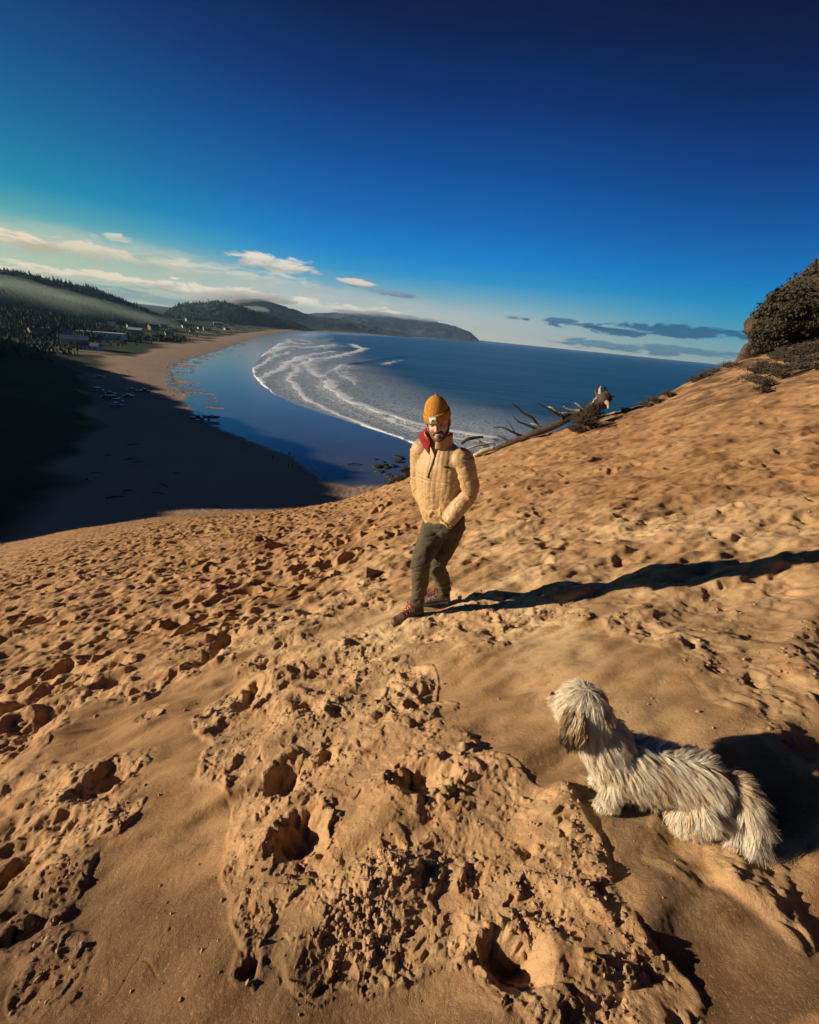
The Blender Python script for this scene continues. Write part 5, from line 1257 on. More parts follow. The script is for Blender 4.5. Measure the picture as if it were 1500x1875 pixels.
# ------------------------------------------------------------------ the town behind the beach
roofs = [mat_simple('roof_' + n_, c, .7, col2=tuple(v * .75 for v in c), scale=1.0) for n_, c in (('grey', (.16, .17, .18)), ('pale', (.52, .52, .50)), ('brown', (.13, .09, .07)), ('blue_grey', (.20, .25, .30)))]
walls = [mat_simple('wall_' + n_, c, .9, col2=tuple(v * .85 for v in c), scale=2.0) for n_, c in (('white', (.62, .62, .58)), ('cedar', (.26, .18, .12)), ('sage', (.28, .31, .25)), ('tan', (.42, .35, .26)))]
pane = mat_simple('pane', (0.02, 0.025, 0.03), .1); doorm = mat_simple('door_paint', (.10, .06, .05), .6)
def make_house(w, d, h, rh, wm, rm, flat=False, nwin=3):
    t = empty('house', (0, 0, 0)); V, F = box((0, 0, h / 2 - .5), (w / 2, d / 2, h / 2 + .5)); V = V[:, :]; mesh_obj('wall', V, F, wm, t, smooth=False)
    if flat: V, F = box((0, 0, h + .2), (w / 2 + .5, d / 2 + .5, .2)); mesh_obj('roof', V, F, rm, t, smooth=False)
    else:
        e = .5; x, y = w / 2 + e, d / 2 + e; V = [(-x, -y, h - .05), (x, -y, h - .05), (x, y, h - .05), (-x, y, h - .05), (-x, 0, h + rh), (x, 0, h + rh)]
        mesh_obj('roof', V, [(0, 1, 5, 4), (2, 3, 4, 5), (0, 4, 3), (1, 2, 5), (3, 2, 1, 0)], rm, t, smooth=False)
        V, F = box((w * .25, d * .12, h + rh * .9), (.4, .4, .9)); mesh_obj('chimney', V, F, walls[3], [c for c in t.children if c.name.startswith('roof')][0], smooth=False)
    for side in (-1, 1):
        for k in range(nwin):
            x = (k - (nwin - 1) / 2) * w / nwin
            if k == 0 and side < 0: V, F = box((x, side * (d / 2 + .03), 1.0), (.5, .05, 1.05)); mesh_obj('door', V, F, doorm, t, smooth=False)
            else: V, F = box((x, side * (d / 2 + .03), h * .58), (.75, .05, .6)); mesh_obj('window', V, F, pane, t, smooth=False)
    return t
def copy_tree(o, parent=None):
    c = o.copy(); COL.objects.link(c); c.parent = parent
    for ch in list(o.children): copy_tree(ch, c)
    return c
def build_town():
    rng = np.random.default_rng(4)
    kinds = [make_house(12, 9, 3.2, 2.6, walls[0], roofs[0]), make_house(14, 9, 5.6, 2.4, walls[1], roofs[2]), make_house(11, 8, 3.4, 2.2, walls[2], roofs[3]), make_house(16, 10, 5.8, 2.6, walls[3], roofs[1], nwin=4), make_house(9, 8, 3.0, 2.4, walls[0], roofs[2])]
    desc = ['single-storey white house with a grey gable roof in the town behind the beach', 'two-storey cedar house with a brown roof in the town behind the beach', 'small sage green house with a blue-grey roof in the town behind the beach', 'two-storey tan house with a pale gable roof in the town behind the beach', 'small white house with a brown roof in the town behind the beach']
    used = [False] * 5
    spots = [(140, 636), (145, 628), (110, 600), (75, 618), (40, 598), (240, 600), (232, 590), (262, 598), (282, 604), (250, 612), (300, 600), (320, 606), (340, 600), (310, 614), (290, 622), (352, 608), (366, 602), (380, 606), (400, 600), (415, 604), (205, 596), (180, 590), (150, 596), (330, 592), (345, 588), (120, 618), (170, 640), (60, 600), (425, 596)]
    for i, (px, py) in enumerate(spots):
        p = hit(px, py, 250, 2600); k = int(rng.integers(5)); o = kinds[k] if not used[k] else copy_tree(kinds[k]); used[k] = True
        p[2] = float(ground_z(p[0], p[1])[0]); o.location = p; o.rotation_euler = (0, 0, rng.uniform(-.5, .5) + .6); o.scale = (rng.uniform(.9, 1.2),) * 3
        tag(o, desc[k], 'house', ['small grey-roofed white houses', 'cedar houses', 'sage green houses', 'two-storey tan houses', 'small brown-roofed white houses'][k] + ' of the beach town')
    b = make_house(44, 16, 5.5, 1.2, walls[0], roofs[1], True, 9); b.name = 'beach_hall'; p = hit(188, 618, 250, 2600); b.location = p; b.rotation_euler = (0, 0, .35); tag(b, 'long low white building with a flat pale roof, the largest beside the beach', 'building')
    b2 = make_house(30, 14, 8.5, 2.4, walls[3], roofs[1], False, 7); b2.name = 'hotel'; p = hit(400, 596, 500, 2600); b2.location = p; b2.rotation_euler = (0, 0, .5); tag(b2, 'three-storey pale-roofed hotel at the far end of the town above the beach', 'building')
    for k, u in enumerate(used):
        if not u: 
            for ch in list(kinds[k].children_recursive): bpy.data.objects.remove(ch)
            bpy.data.objects.remove(kinds[k])
build_town()

# ------------------------------------------------------------------ cars, a boat and walkers on the beach
glass = mat_simple('car_glass', (.015, .02, .025), .08); tyre = mat_simple('tyre', (.015, .015, .015), .9); chrome = mat_simple('rim_metal', (.5, .5, .5), .3, .8)
paints = {n_: mat_simple('paint_' + n_, c, .22) for n_, c in (('white', (.72, .73, .73)), ('silver', (.42, .44, .46)), ('black', (.015, .016, .018)), ('grey', (.10, .11, .12)), ('dark_red', (.12, .015, .015)), ('blue', (.05, .09, .18)))}
lampm = mat_simple('lamp_lens', (.6, .6, .55), .15)
def make_car(paint, kind='suv'):
    t = empty('parked_car', (0, 0, 0)); L = {'suv': 4.6, 'pickup': 5.5, 'sedan': 4.7}[kind]; x = L / 2
    ht = {'suv': (.95, 1.72), 'pickup': (1.0, 1.82), 'sedan': (.85, 1.42)}[kind]
    prof = [(-x, .38), (-x + .03, ht[0] * .95), (-x + .25, ht[0]), (x - .15, ht[0] * .80 + .05), (x, .70), (x, .38), (x - .3, .30), (-x + .3, .30)]
    def extr(prof, w, name, mat, par, ins=0.0, top=None):
        V = []; n = len(prof)
        for yy in (-w, -w + .10, w - .10, w):
            q = .94 if abs(yy) == w else 1.0
            for (a, b) in prof: V.append((a * (1 if q == 1 else .985), yy, .6 + (b - .6) * q))
        F = [(i + r * n, (i + 1) % n + r * n, (i + 1) % n + (r + 1) * n, i + (r + 1) * n) for r in range(3) for i in range(n)]; F += [tuple(range(n))[::-1], tuple(range(3 * n, 4 * n))]
        return mesh_obj(name, V, F, mat, par, smooth=False)
    body = extr(prof, .92, 'body', paint, t)
    if kind == 'suv': cab = [(-x + .12, ht[0] - .02), (-x + .35, ht[1]), (.55, ht[1]), (1.25, ht[0] - .02)]
    elif kind == 'pickup': cab = [(-.75, ht[0] - .02), (-.60, ht[1]), (.75, ht[1]), (1.35, ht[0] - .02)]
    else: cab = [(-x + .55, ht[0] - .02), (-1.0, ht[1]), (.45, ht[1]), (1.25, ht[0] - .04)]
    extr(cab, .78, 'window_band', glass, t)
    roof = [(cab[1][0] - .02, cab[1][1] - .02), (cab[1][0] + .05, cab[1][1] + .05), (cab[2][0] - .05, cab[2][1] + .05), (cab[2][0] + .05, cab[2][1] - .02)]
    extr(roof, .77, 'roof', paint, t)
    for xx in (-L * .31, L * .31):
        for yy in (-.84, .84):
            V, F = loft([(xx, yy - .11, .34), (xx, yy + .11, .34)], [.34, .34], side=(1, 0, 0), n=3, seg=20); w = mesh_obj('wheel', V, F, tyre, t); V, F = loft([(xx, yy - .125, .34), (xx, yy + .125, .34)], [.2, .2], side=(1, 0, 0), n=3, seg=14); mesh_obj('rim', V, F, chrome, w)
    for yy in (-.65, .65): V, F = box((x - .0, yy, .68), (.04, .16, .08)); mesh_obj('headlight', V, F, lampm, t, smooth=False)
    return t
def on_beach(px, py): return hit(px, py, 90, 2500)
cars = [(181, 716, 'white', 'suv', .2, 'white car at the left end of the group parked on the shaded beach'), (203, 722, 'grey', 'sedan', .3, 'grey car just right of the white car at the left of the parked group'),
        (212, 731, 'black', 'suv', .1, 'black car in the middle of the parked group, nearer the sea than the others'), (196, 729, 'dark_red', 'sedan', .4, 'dark red car behind the two foremost parked cars'), (217, 737, 'silver', 'suv', .2, 'silver car second from the front of the parked group'),
        (214, 743, 'white', 'sedan', .1, 'white car at the front of the parked group, nearest the dune'), (244, 716, 'silver', 'sedan', .15, 'silver car standing by itself to the right of the parked group'), (266, 718, 'black', 'pickup', .2, 'black pickup right of the lone silver car'),
        (184, 693, 'black', 'sedan', .3, 'dark car farthest from the dune, alone on the shaded beach'), (236, 727, 'blue', 'sedan', .5, 'low dark blue car between the parked group and the waterline'), (362, 768, 'dark_red', 'pickup', .1, 'dark red pickup at the water\'s edge with a boat trailer behind')]
for px, py, c, k, rz, lb in cars:
    o = make_car(paints[c], k); p = on_beach(px, py); o.location = p; o.rotation_euler = (0, 0, rz + .1); tag(o, lb, 'pickup' if k == 'pickup' else 'car', 'cars parked on the beach')
    if k == 'pickup': o.name = 'pickup_truck'
def build_boat():
    p = on_beach(388, 769); t = empty('boat_trailer', p, .15); grey_ = mat_simple('galvanised', (.35, .36, .37), .4, .7)
    V, F = joinm([loft([(-2.6, y, .62), (2.2, y * .6, .62)], [.06, .06], n=3, seg=6) for y in (-.7, .7)] + [loft([(2.2, -.42, .62), (2.2, .42, .62)], [.05, .05], n=3, seg=6), loft([(2.1, 0, .62), (3.6, 0, .5)], [.06, .05], n=3, seg=6), loft([(-1.2, -.95, .42), (-1.2, .95, .42)], [.05] * 2, n=3, seg=6)]); mesh_obj('frame', V, F, grey_, t)
    for y in (-.95, .95): V, F = loft([(-1.2, y - .09, .32), (-1.2, y + .09, .32)], [.32] * 2, side=(1, 0, 0), n=3, seg=18); mesh_obj('wheel', V, F, tyre, t)
    tag(t, 'two-wheeled boat trailer behind the dark red pickup at the water\'s edge', 'trailer')
    b = empty('dory_boat', tuple(np.array(p) + [0, 0, .70]), .15); V, F = [], []
    st = [(-3.2, .75, .0, .75), (-1.5, 1.0, .0, .80), (.5, 1.02, .02, .9), (2.2, .70, .15, 1.05), (3.4, .06, .55, 1.25)]
    for (x, w, zb, zt) in st: V += [(x, 0, zb), (x, w * .6, zb + .05), (x, w, zt), (x, w * .92, zt), (x, w * .5, zb + .18), (x, 0, zb + .15), (x, -w * .5, zb + .18), (x, -w * .92, zt), (x, -w, zt), (x, -w * .6, zb + .05)]
    for i in range(4):
        for j in range(10): a = i * 10 + j; c = i * 10 + (j + 1) % 10; F.append((a, c, c + 10, a + 10))
    F += [tuple(range(10))[::-1], tuple(range(40, 50))]; mesh_obj('hull', V, F, paints['dark_red'], b)
    V, F = box((.3, 0, .95), (.5, .45, .45)); mesh_obj('console', V, F, walls[0], b, smooth=False); V, F = box((-3.3, 0, .75), (.2, .18, .4)); mesh_obj('outboard_motor', V, F, paints['black'], b, smooth=False)
    V, F = loft([(-.2, 0, 1.2), (-.2, 0, 2.6)], [.04, .02], n=3, seg=6); mesh_obj('mast', V, F, grey_, b)
    tag(b, 'dark red open fishing boat with a short mast, resting on the trailer', 'boat')
build_boat()
def make_walker(top, leg, pose=0):
    V, F, Nn = remeshed([ellip((0, 0, 1.66), (.085, .10, .12)), loft([(0, 0, 1.50), (0, 0, 1.60)], [.05, .05], n=4), loft([(0, 0, .88), (0, 0, 1.15), (0, 0, 1.42), (0, 0, 1.50)], [(.15, .10), (.14, .10), (.19, .11), (.08, .07)], side=(1, 0, 0), n=10)] +
        [loft([(s_ * .19, 0, 1.42), (s_ * .25, .02, 1.13), (s_ * .24, .10 * pose + .03, .88), (s_ * .24, .11 * pose + .04, .78)], [.052, .044, .035, .034], n=10, seg=10) for s_ in (-1, 1)] +
        [loft([(s_ * .09, 0, .92), (s_ * .10, s_ * .10 * pose + .02, .50), (s_ * .10, s_ * .22 * pose - .02, .07)], [.085, .06, .045], n=10, seg=10) for s_ in (-1, 1)] + [loft([(s_ * .10, s_ * .22 * pose - .06, .04), (s_ * .10, s_ * .22 * pose + .16, .035)], [(.045, .035)] * 2, n=4, seg=8) for s_ in (-1, 1)], .022, 2)
    o = mesh_obj('person', V, F, mat_simple('skin_far', (.4, .22, .14), .6)); 
    for nm, z0, z1, mt in (('top', .88, 1.50, top), ('trousers', .08, .93, leg)):
        k = (V[:, 2] > z0) & (V[:, 2] < z1); fs = [tuple(int(i) for i in f) for f in F if all(k[list(f)])]; used = sorted({i for f in fs for i in f}); mp = {a: b for b, a in enumerate(used)}
        mesh_obj(nm, (V + Nn * .014)[used], [tuple(mp[i] for i in f) for f in fs], mt, o)
    return o
wm = [mat_simple('cloth_' + n_, c, .9) for n_, c in (('black', (.02, .02, .025)), ('navy', (.02, .03, .08)), ('red', (.25, .03, .03)), ('denim', (.05, .07, .12)), ('khaki', (.2, .15, .09)))]
walkers = [(530, 836, 0, 3, 1, 'person in black standing on the wet sand below the dune, nearest the water'), (500, 842, 1, 3, 0, 'person in navy at the edge of the wet sand, left of the others'), (528, 858, 0, 0, .6, 'person in black on the dark dry sand, left of a pair'), (536, 858, 2, 3, .5, 'person in a red top on the dark dry sand, right of a pair'),
           (348, 763, 0, 0, 0, 'person in black beside the pickup at the water\'s edge'), (331, 764, 1, 4, .5, 'person in navy and khaki walking to the left of the pickup'), (336, 764, 2, 3, 0, 'person in a red top walking just left of the pickup'), (350, 709, 0, 3, .4, 'person alone out on the bright wet sand'),
           (235, 683, 0, 3, .8, 'person walking on the sunlit beach beyond the shadow'), (169, 667, 2, 3, .5, 'person on the track at the foot of the grassy foredune'), (439, 653, 0, 0, .3, 'person far off at the edge of the surf')]
protoW = {}
for px, py, a, b_, ps, lb in walkers:
    o = make_walker(wm[a], wm[b_], ps); o.location = on_beach(px, py); o.rotation_euler = (0, 0, px * .7); tag(o, lb, 'person')

# ------------------------------------------------------------------ driftwood, brush and rocks on the crest
wood = bpy.data.materials.new('weathered_wood'); wood.use_nodes = True; N = NT(wood.node_tree); b = N.n['Principled BSDF']; O = N.new('ShaderNodeNewGeometry').outputs['Position']
N.put(b.inputs['Base Color'], N.mix(N.ss(N.noise(O, 3.0, 5, .7), .38, .62), (0.095, 0.062, 0.040), (0.035, 0.024, 0.017))); b.inputs['Roughness'].default_value = .9
bm_ = N.new('ShaderNodeBump'); bm_.inputs['Distance'].default_value = .02; N.put(bm_.inputs['Height'], N.noise(N.mapping(O, scale=(1, 1, 3)), 14, 6, .7)); N.l.new(bm_.outputs[0], b.inputs['Normal'])
pale = mat_simple('bleached_wood', (0.50, 0.41, 0.30), .85, col2=(0.22, 0.16, 0.11), scale=4, bump=.01, bscale=30)
darkwood = mat_simple('dark_wood', (0.07, 0.045, 0.030), .95, col2=(0.035, 0.022, 0.016), scale=3, bump=.01, bscale=30)
def limb(name, pts, radii, mat, parent=None, loc=(0, 0, 0), n=26, seg=10, wob=.12, seed=0):
    P_ = np.array([at(*p) if len(p) == 3 and p[0] > 50 else p for p in pts], float); V, F = loft(P_, radii, n=n, seg=seg); r = np.mean([np.mean(q) for q in radii])
    V = V + (np.stack([gn(V[:, 0] / (4 * r) + seed, V[:, 2] / (3 * r)), gn(V[:, 1] / (4 * r) + seed, V[:, 2] / (3 * r) + 5), gn(V[:, 0] / (3 * r), V[:, 1] / (4 * r) + seed)], -1)) * r * wob * 4
    return mesh_obj(name, V - np.asarray(loc), F, mat, parent)
def build_driftwood():
    c = at(1000, 795, 20)
    t = empty('fallen_tree', c); tag(t, 'long fallen tree on the dune crest with bare branches and an upturned bleached root', 'fallen tree')
    limb('trunk', [(872, 842, 20.0), (905, 824, 20.0), (960, 801, 20.0), (1010, 781, 20.2), (1060, 757, 20.6), (1110, 740, 21.2)], [.08, .13, .16, .17, .18, .20], wood, t, c, 60, 16, .10, 1)
    for k, (pts, rr, mt) in enumerate([
        ([(985, 780, 20.2), (975, 765, 20.1), (960, 757, 20.0), (945, 744, 19.9), (938, 738, 19.8)], [.07, .06, .045, .03, .015], darkwood), ([(983, 786, 20.2), (965, 778, 20.1), (950, 772, 20.0), (938, 760, 19.9)], [.06, .05, .035, .015], darkwood),
        ([(1035, 765, 20.3), (1015, 755, 20.1), (1000, 747, 20.0), (982, 737, 19.9)], [.07, .055, .04, .018], darkwood), ([(1040, 757, 20.3), (1022, 755, 20.2), (1012, 747, 20.1), (1004, 745, 20.1)], [.05, .05, .04, .03], pale),
        ([(1062, 752, 20.5), (1045, 750, 20.4), (1032, 744, 20.3)], [.07, .05, .04], pale), ([(1070, 748, 20.5), (1060, 742, 20.4), (1053, 737, 20.4)], [.06, .045, .03], pale),
        ([(992, 783, 20.1), (983, 778, 20.0), (972, 775, 20.0)], [.05, .045, .03], pale), ([(955, 798, 20.0), (940, 792, 19.9), (922, 783, 19.8), (903, 783, 19.7)], [.06, .05, .03, .015], darkwood),
        ([(930, 808, 20), (918, 800, 19.9), (902, 795, 19.8)], [.05, .04, .02], pale), ([(948, 800, 20), (936, 780, 19.8), (930, 770, 19.7)], [.03, .02, .008], darkwood), ([(1030, 768, 20.2), (1026, 752, 20.1), (1024, 744, 20)], [.03, .02, .008], darkwood)]):
        limb('branch', pts, rr, mt, t, c, 20, 8, .10, k)
    r0 = (1105, 738, 21.2)
    root = limb('root_wad', [(1082, 744, 21.0), (1100, 732, 21.1), (1112, 726, 21.2)], [.22, .34, .26], wood, t, c, 20, 16, .25, 40)
    for k, (pts, rr) in enumerate([([(1100, 725, 21.1), (1099, 714, 21.1), (1101, 707, 21.1)], [.12, .07, .02]), ([(1104, 726, 21.1), (1110, 716, 21.2), (1106, 708, 21.2)], [.14, .07, .02]), ([(1108, 728, 21.1), (1118, 724, 21.0), (1126, 726, 21.0)], [.14, .08, .03]),
                                   ([(1102, 732, 21.0), (1112, 738, 20.7), (1114, 748, 20.5)], [.14, .09, .05]), ([(1096, 730, 21.0), (1086, 737, 20.8), (1082, 744, 20.6)], [.14, .08, .04]), ([(1095, 724, 21.1), (1091, 715, 21.2), (1096, 711, 21.2)], [.10, .05, .02])]):
        limb('root', pts, rr, pale if k in (0, 3, 4) else wood, root, c, 16, 8, .14, 60 + k)
    for k, (pts, rr, mt, lb) in enumerate([
        ([(868, 835, 19.6), (885, 826, 19.6), (905, 820, 19.6)], [.10, .12, .10], pale, 'short pale driftwood log at the lower end of the fallen tree'), ([(845, 812, 20.5), (860, 803, 20.6), (885, 800, 20.8)], [.07, .09, .05], darkwood, 'dark log lying behind the shoulder of the man'),
        ([(878, 808, 20.6), (896, 819, 20.3), (905, 826, 20)], [.06, .06, .04], darkwood, 'dark branch slanting down across the lower end of the fallen tree'), ([(848, 826, 20.2), (870, 817, 20.3), (900, 812, 20.5)], [.05, .06, .03], pale, 'thin pale driftwood pole behind the arm of the man'),
        ([(700, 893, 25.5), (725, 885, 25), (757, 876, 24.5)], [.06, .07, .04], pale, 'bleached pole along the crest left of the man'), ([(1420, 755, 20), (1450, 740, 20.5), (1478, 726, 21)], [.04, .05, .03], darkwood, 'thin dark branch on the sand high on the right slope'),
        ([(1088, 768, 17.5), (1110, 758, 17.8), (1140, 745, 18)], [.03, .03, .02], wood, 'thin stick on the sand below the upturned root')]):
        P_ = np.array([at(*p) for p in pts]); cc = P_.mean(0); g = np.array([float(ground_z(q[0], q[1])[0]) for q in P_]); 
        if k >= 4: P_[:, 2] = g + .03
        V, F = loft(P_, rr, n=20, seg=9); V += .02 * np.stack([gn(V[:, 0] / .2, V[:, 2] / .2), gn(V[:, 1] / .2, V[:, 2] / .2), gn(V[:, 0] / .3, V[:, 1] / .2)], -1)
        o = mesh_obj('driftwood_log', V - cc, F, mt); o.location = cc; tag(o, lb, 'driftwood')
    # a small weathered stump below the scrubby bank
    p = at(1360, 655, 26.2); V, F, Nn = remeshed([loft([p - [0, 0, .4], p + [0, 0, .25], p + [0, 0, .55]], [.26, .20, .16], n=10, seg=12), loft([p + [.06, 0, .4], p + [.10, 0, .78]], [.07, .03], n=6, seg=8), loft([p + [-.10, 0, .4], p + [-.12, 0, .62]], [.06, .03], n=6, seg=8), loft([p + [0, 0, -.1], p + [.5, -.1, -.25]], [.10, .04], n=6, seg=8), loft([p + [0, 0, -.1], p + [-.5, -.1, -.45]], [.10, .04], n=6, seg=8)], .03, 2)
    V += Nn * (.03 * gn(V[:, 0] / .1, V[:, 2] / .3))[:, None]; o = mesh_obj('tree_stump', V - p, F, wood); o.location = p; tag(o, 'small jagged stump on the crest beside the scrubby bank', 'stump')
    # drift logs lying in the shade of the beach below
    rng = np.random.default_rng(9)
    for k, (px, py) in enumerate([(200, 835), (240, 842), (255, 848), (325, 868), (300, 890), (235, 900), (290, 905), (212, 912), (245, 815), (650, 851), (400, 930), (180, 868), (160, 880)]):
        q = hit(px, py, 40, 400); a = rng.uniform(-.5, .9); L = rng.uniform(.6, 1.8) if k != 9 else 2.5; r = rng.uniform(.08, .16); dx = np.array([math.cos(a), math.sin(a), 0]) * L
        V, F = loft([q - dx + [0, 0, .2], q + [0, 0, .35], q + dx + [0, 0, .15]], [r, r * 1.1, r * .6], n=16, seg=9); V += .06 * np.stack([gn(V[:, 0], V[:, 2] / .5), gn(V[:, 1], V[:, 2] / .5), gn(V[:, 0] / .6, V[:, 1])], -1)
        o = mesh_obj('beach_log', V - q, F, darkwood); o.location = q; tag(o, 'dark drift log lying in the shade on the beach below the dune' if k != 9 else 'dark drift log out on the wet sand left of the weedy rocks', 'log', 'drift logs on the shaded beach' if k != 9 else None)
build_driftwood()

leafm = mat_simple('scrub_leaf', (0.026, 0.030, 0.012), .85, col2=(0.070, 0.044, 0.022), scale=3); twig = mat_simple('twig', (0.085, 0.052, 0.034), .95, col2=(0.04, 0.026, 0.018), scale=5)
def shrub(c, r, hgt, n_tw, n_lf, label, cat='shrub', group=None, seed=0, leaf=.05, mats=(leafm, twig)):
    rng = np.random.default_rng(seed); t = empty('scrub_shrub', c); tag(t, label, cat, group); L = []; tips = []
    for k in range(n_tw):
        th = rng.uniform(0, 6.28); ph = rng.uniform(.1, 1.35); q = np.array([math.cos(th) * math.sin(ph) * r, math.sin(th) * math.sin(ph) * r, math.cos(ph) * hgt]) * rng.uniform(.6, 1.1)
        b0 = rng.normal(size=3) * r * .25 * [1, 1, 0]; m1 = b0 + (q - b0) * .5 + rng.normal(size=3) * r * .08; L.append([b0, m1, q]); tips += [m1, q, (q + m1) / 2]
    V, F = joinm([loft(l, [.016, .011, .005], n=5, seg=4) for l in L]); mesh_obj('stems', V, F, mats[1], t)
    if n_lf:
        tips = np.array(tips); P_ = tips[rng.integers(len(tips), size=n_lf)] + rng.normal(size=(n_lf, 3)) * r * .11; a = rng.normal(size=(n_lf, 3)); a /= np.linalg.norm(a, axis=1)[:, None]; b = np.cross(a, rng.normal(size=(n_lf, 3))); b /= np.linalg.norm(b, axis=1)[:, None]
        s = leaf * rng.uniform(.5, 1.2, n_lf)[:, None]; V = np.stack([P_ - a * s, P_ + b * s * .45, P_ + a * s, P_ - b * s * .45], 1).reshape(-1, 3); F = np.arange(4 * n_lf).reshape(-1, 4); mesh_obj('leaves', V, F, mats[0], t, smooth=False)
    return t
def build_bank():
    earth = bpy.data.materials.new('bank_earth'); earth.use_nodes = True; N = NT(earth.node_tree); b = N.n['Principled BSDF']; O = N.new('ShaderNodeNewGeometry').outputs['Position']
    N.put(b.inputs['Base Color'], N.mix(N.ss(N.noise(O, 1.6, 6, .7), .38, .62), (0.12, 0.072, 0.040), (0.045, 0.029, 0.018))); b.inputs['Roughness'].default_value = .95
    bm_ = N.new('ShaderNodeBump'); bm_.inputs['Distance'].default_value = .25; N.put(bm_.inputs['Height'], N.noise(O, 3.5, 7, .7)); N.l.new(bm_.outputs[0], b.inputs['Normal'])
    P_ = [at(1392, 645, 27.5), at(1412, 618, 28), at(1445, 590, 29), at(1500, 565, 30), at(1600, 540, 31.5), at(1760, 520, 34)]
    V, F, Nn = remeshed([loft(P_, [(.6, .5), (1.0, .9), (1.35, 1.25), (1.7, 1.6), (2.2, 2.1), (2.6, 2.4)], side=(0, 0, 1), n=40, seg=30)] + [ellip(at(1470, 610, 28.5), (1.2, 1.0, .8)), ellip(at(1440, 628, 28), (.9, .8, .5)), ellip(at(1410, 640, 27.3), (.7, .6, .4)), ellip(at(1500, 600, 29), (1.6, 1.2, 1.1))], .09, 3)
    V += Nn * (.55 * fbm(V[:, 0] + V[:, 1], V[:, 2] * 1.4, 1.5, 6, .66))[:, None]
    o = mesh_obj('earth_bank', V, F, earth); tag(o, 'brown eroded earth bank overgrown with scrub at the right edge of the dune crest', 'bank')
    lb = 'dark leafy scrub growing on top of the earth bank'; ordn = ['first', 'second', 'third', 'fourth', 'fifth', 'sixth', 'seventh', 'eighth', 'ninth', 'tenth']
    rg0 = np.random.default_rng(31)
    lbs = ['dark leafy scrub %s of the earth bank' % q for q in ('at the top of the seaward nose', 'just right of the seaward nose', 'on the middle of the skyline', 'right of the middle on the skyline', 'two-thirds along the skyline', 'at the right end of the skyline', 'halfway down the seaward edge', 'on the upper left face', 'past the right end of the skyline', 'on the middle of the face', 'at the lower left foot', 'at the very tip by the stump', 'farthest right')]
    for k, (px, py, s, r, h) in enumerate([(1403, 598, 28.2, .55, .7), (1420, 583, 28.6, .7, .7), (1440, 568, 29.2, .8, .8), (1462, 556, 29.6, .85, .8), (1484, 548, 30, .9, .8), (1505, 540, 30.4, 1.0, .9), (1398, 622, 27.6, .5, .6), (1430, 600, 28.2, .7, .5), (1530, 530, 31, 1.1, 1.0), (1455, 585, 28.6, .7, .5), (1415, 640, 27, .5, .4), (1393, 640, 27.3, .4, .5), (1560, 520, 31.5, 1.2, 1)]):
        shrub(at(px, py, s - .7) + [0, 0, .30], r * rg0.uniform(.8, 1.3), h * rg0.uniform(.8, 1.5), 130, 3400, lbs[k], 'shrub', 'scrub on the earth bank', 100 + k, .10)
    grp = 'low dry brush along the dune crest'; 
    rg = np.random.default_rng(77)
    for k in range(16):
        px, py = rg.uniform(1405, 1498), 0; py = 648 - (px - 1385) * .42 - rg.uniform(2, 42 + (px - 1400) * .25)
        shrub(at(px, py, 25.7 + (px - 1400) * .016), rg.uniform(.3, .55), rg.uniform(.35, .6), 60, 1500, 'small dark shrub rooted on the seaward face of the earth bank', 'shrub', 'small shrubs on the face of the earth bank', 600 + k, .08)
    shrub(at(1388, 622, 26.3), .5, .5, 90, 2600, 'dark scrub hiding the seaward tip of the earth bank, upper of two', 'shrub', None, 801, .09); shrub(at(1393, 640, 26.0), .45, .45, 90, 2200, 'dark scrub hiding the seaward tip of the earth bank, lower of two', 'shrub', None, 802, .09)
    for k in range(34):
        px = rg.uniform(1385, 1499); q = hit(px, 655 - (px - 1385) * .30 + rg.uniform(0, 75) * rg.uniform(.2, 1), 8, 60)
        if math.hypot(q[0], q[1]) > 33: continue
        shrub(q, rg.uniform(.25, .6), rg.uniform(.12, .3), 80, 120, 'low dry clump of dead twigs on the debris slope below the earth bank', 'brush', 'dead twigs on the debris slope below the bank', 700 + k, .05)
    xs_ = [1290, 1275, 1312, 1335, 1200, 1185, 1225, 1375, 1150, 1350]; lb2 = ['low dry brown brush on the dune crest, %s clump uphill from the upturned root' % ordn[sorted(xs_).index(v)] for v in xs_]
    for k, (px, py, s, r, h) in enumerate([(1290, 690, 24.2, .5, .35), (1275, 697, 23.9, .5, .3), (1312, 682, 24.8, .6, .3), (1335, 670, 25.3, .5, .3), (1200, 733, 22, .5, .25), (1185, 741, 21.8, .45, .2), (1225, 722, 22.4, .45, .2), (1375, 655, 26, .6, .4), (1150, 752, 21.4, .4, .2), (1350, 672, 25, .5, .3)]):
        shrub(at(px, py, s) - [0, 0, .05], r, h, 110, 0, lb2[k], 'brush', grp, 200 + k, mats=(leafm, twig))
    shrub(at(1072, 778, 18.6), .75, .5, 260, 300, 'dense dark brush below the upturned root', 'brush', None, 300, .03); shrub(at(1085, 762, 19.6), .5, .7, 160, 200, 'upright dark twigs against the fallen trunk', 'brush', None, 301, .03)
    shrub(at(1058, 790, 17.9), .55, .3, 180, 150, 'low dark mat of brush on the sand, nearest the fallen tree', 'brush', None, 302, .03)
    for k, (px, py, s) in enumerate([(735, 880, 24.5), (748, 872, 24.3), (720, 887, 25), (742, 862, 24.8), (890, 828, 20.4), (860, 838, 20.6)]): shrub(at(px, py, s) - [0, 0, .1], .45, .45, 120, 200, 'tangle of dark brush on the crest behind the man', 'brush', 'brush on the crest behind the man', 400 + k, .035)
    shrub(at(1428, 752, 20) - [0, 0, .05], .55, .25, 140, 60, 'small dry brush on the upper right slope', 'brush', None, 501, .03)
build_bank()
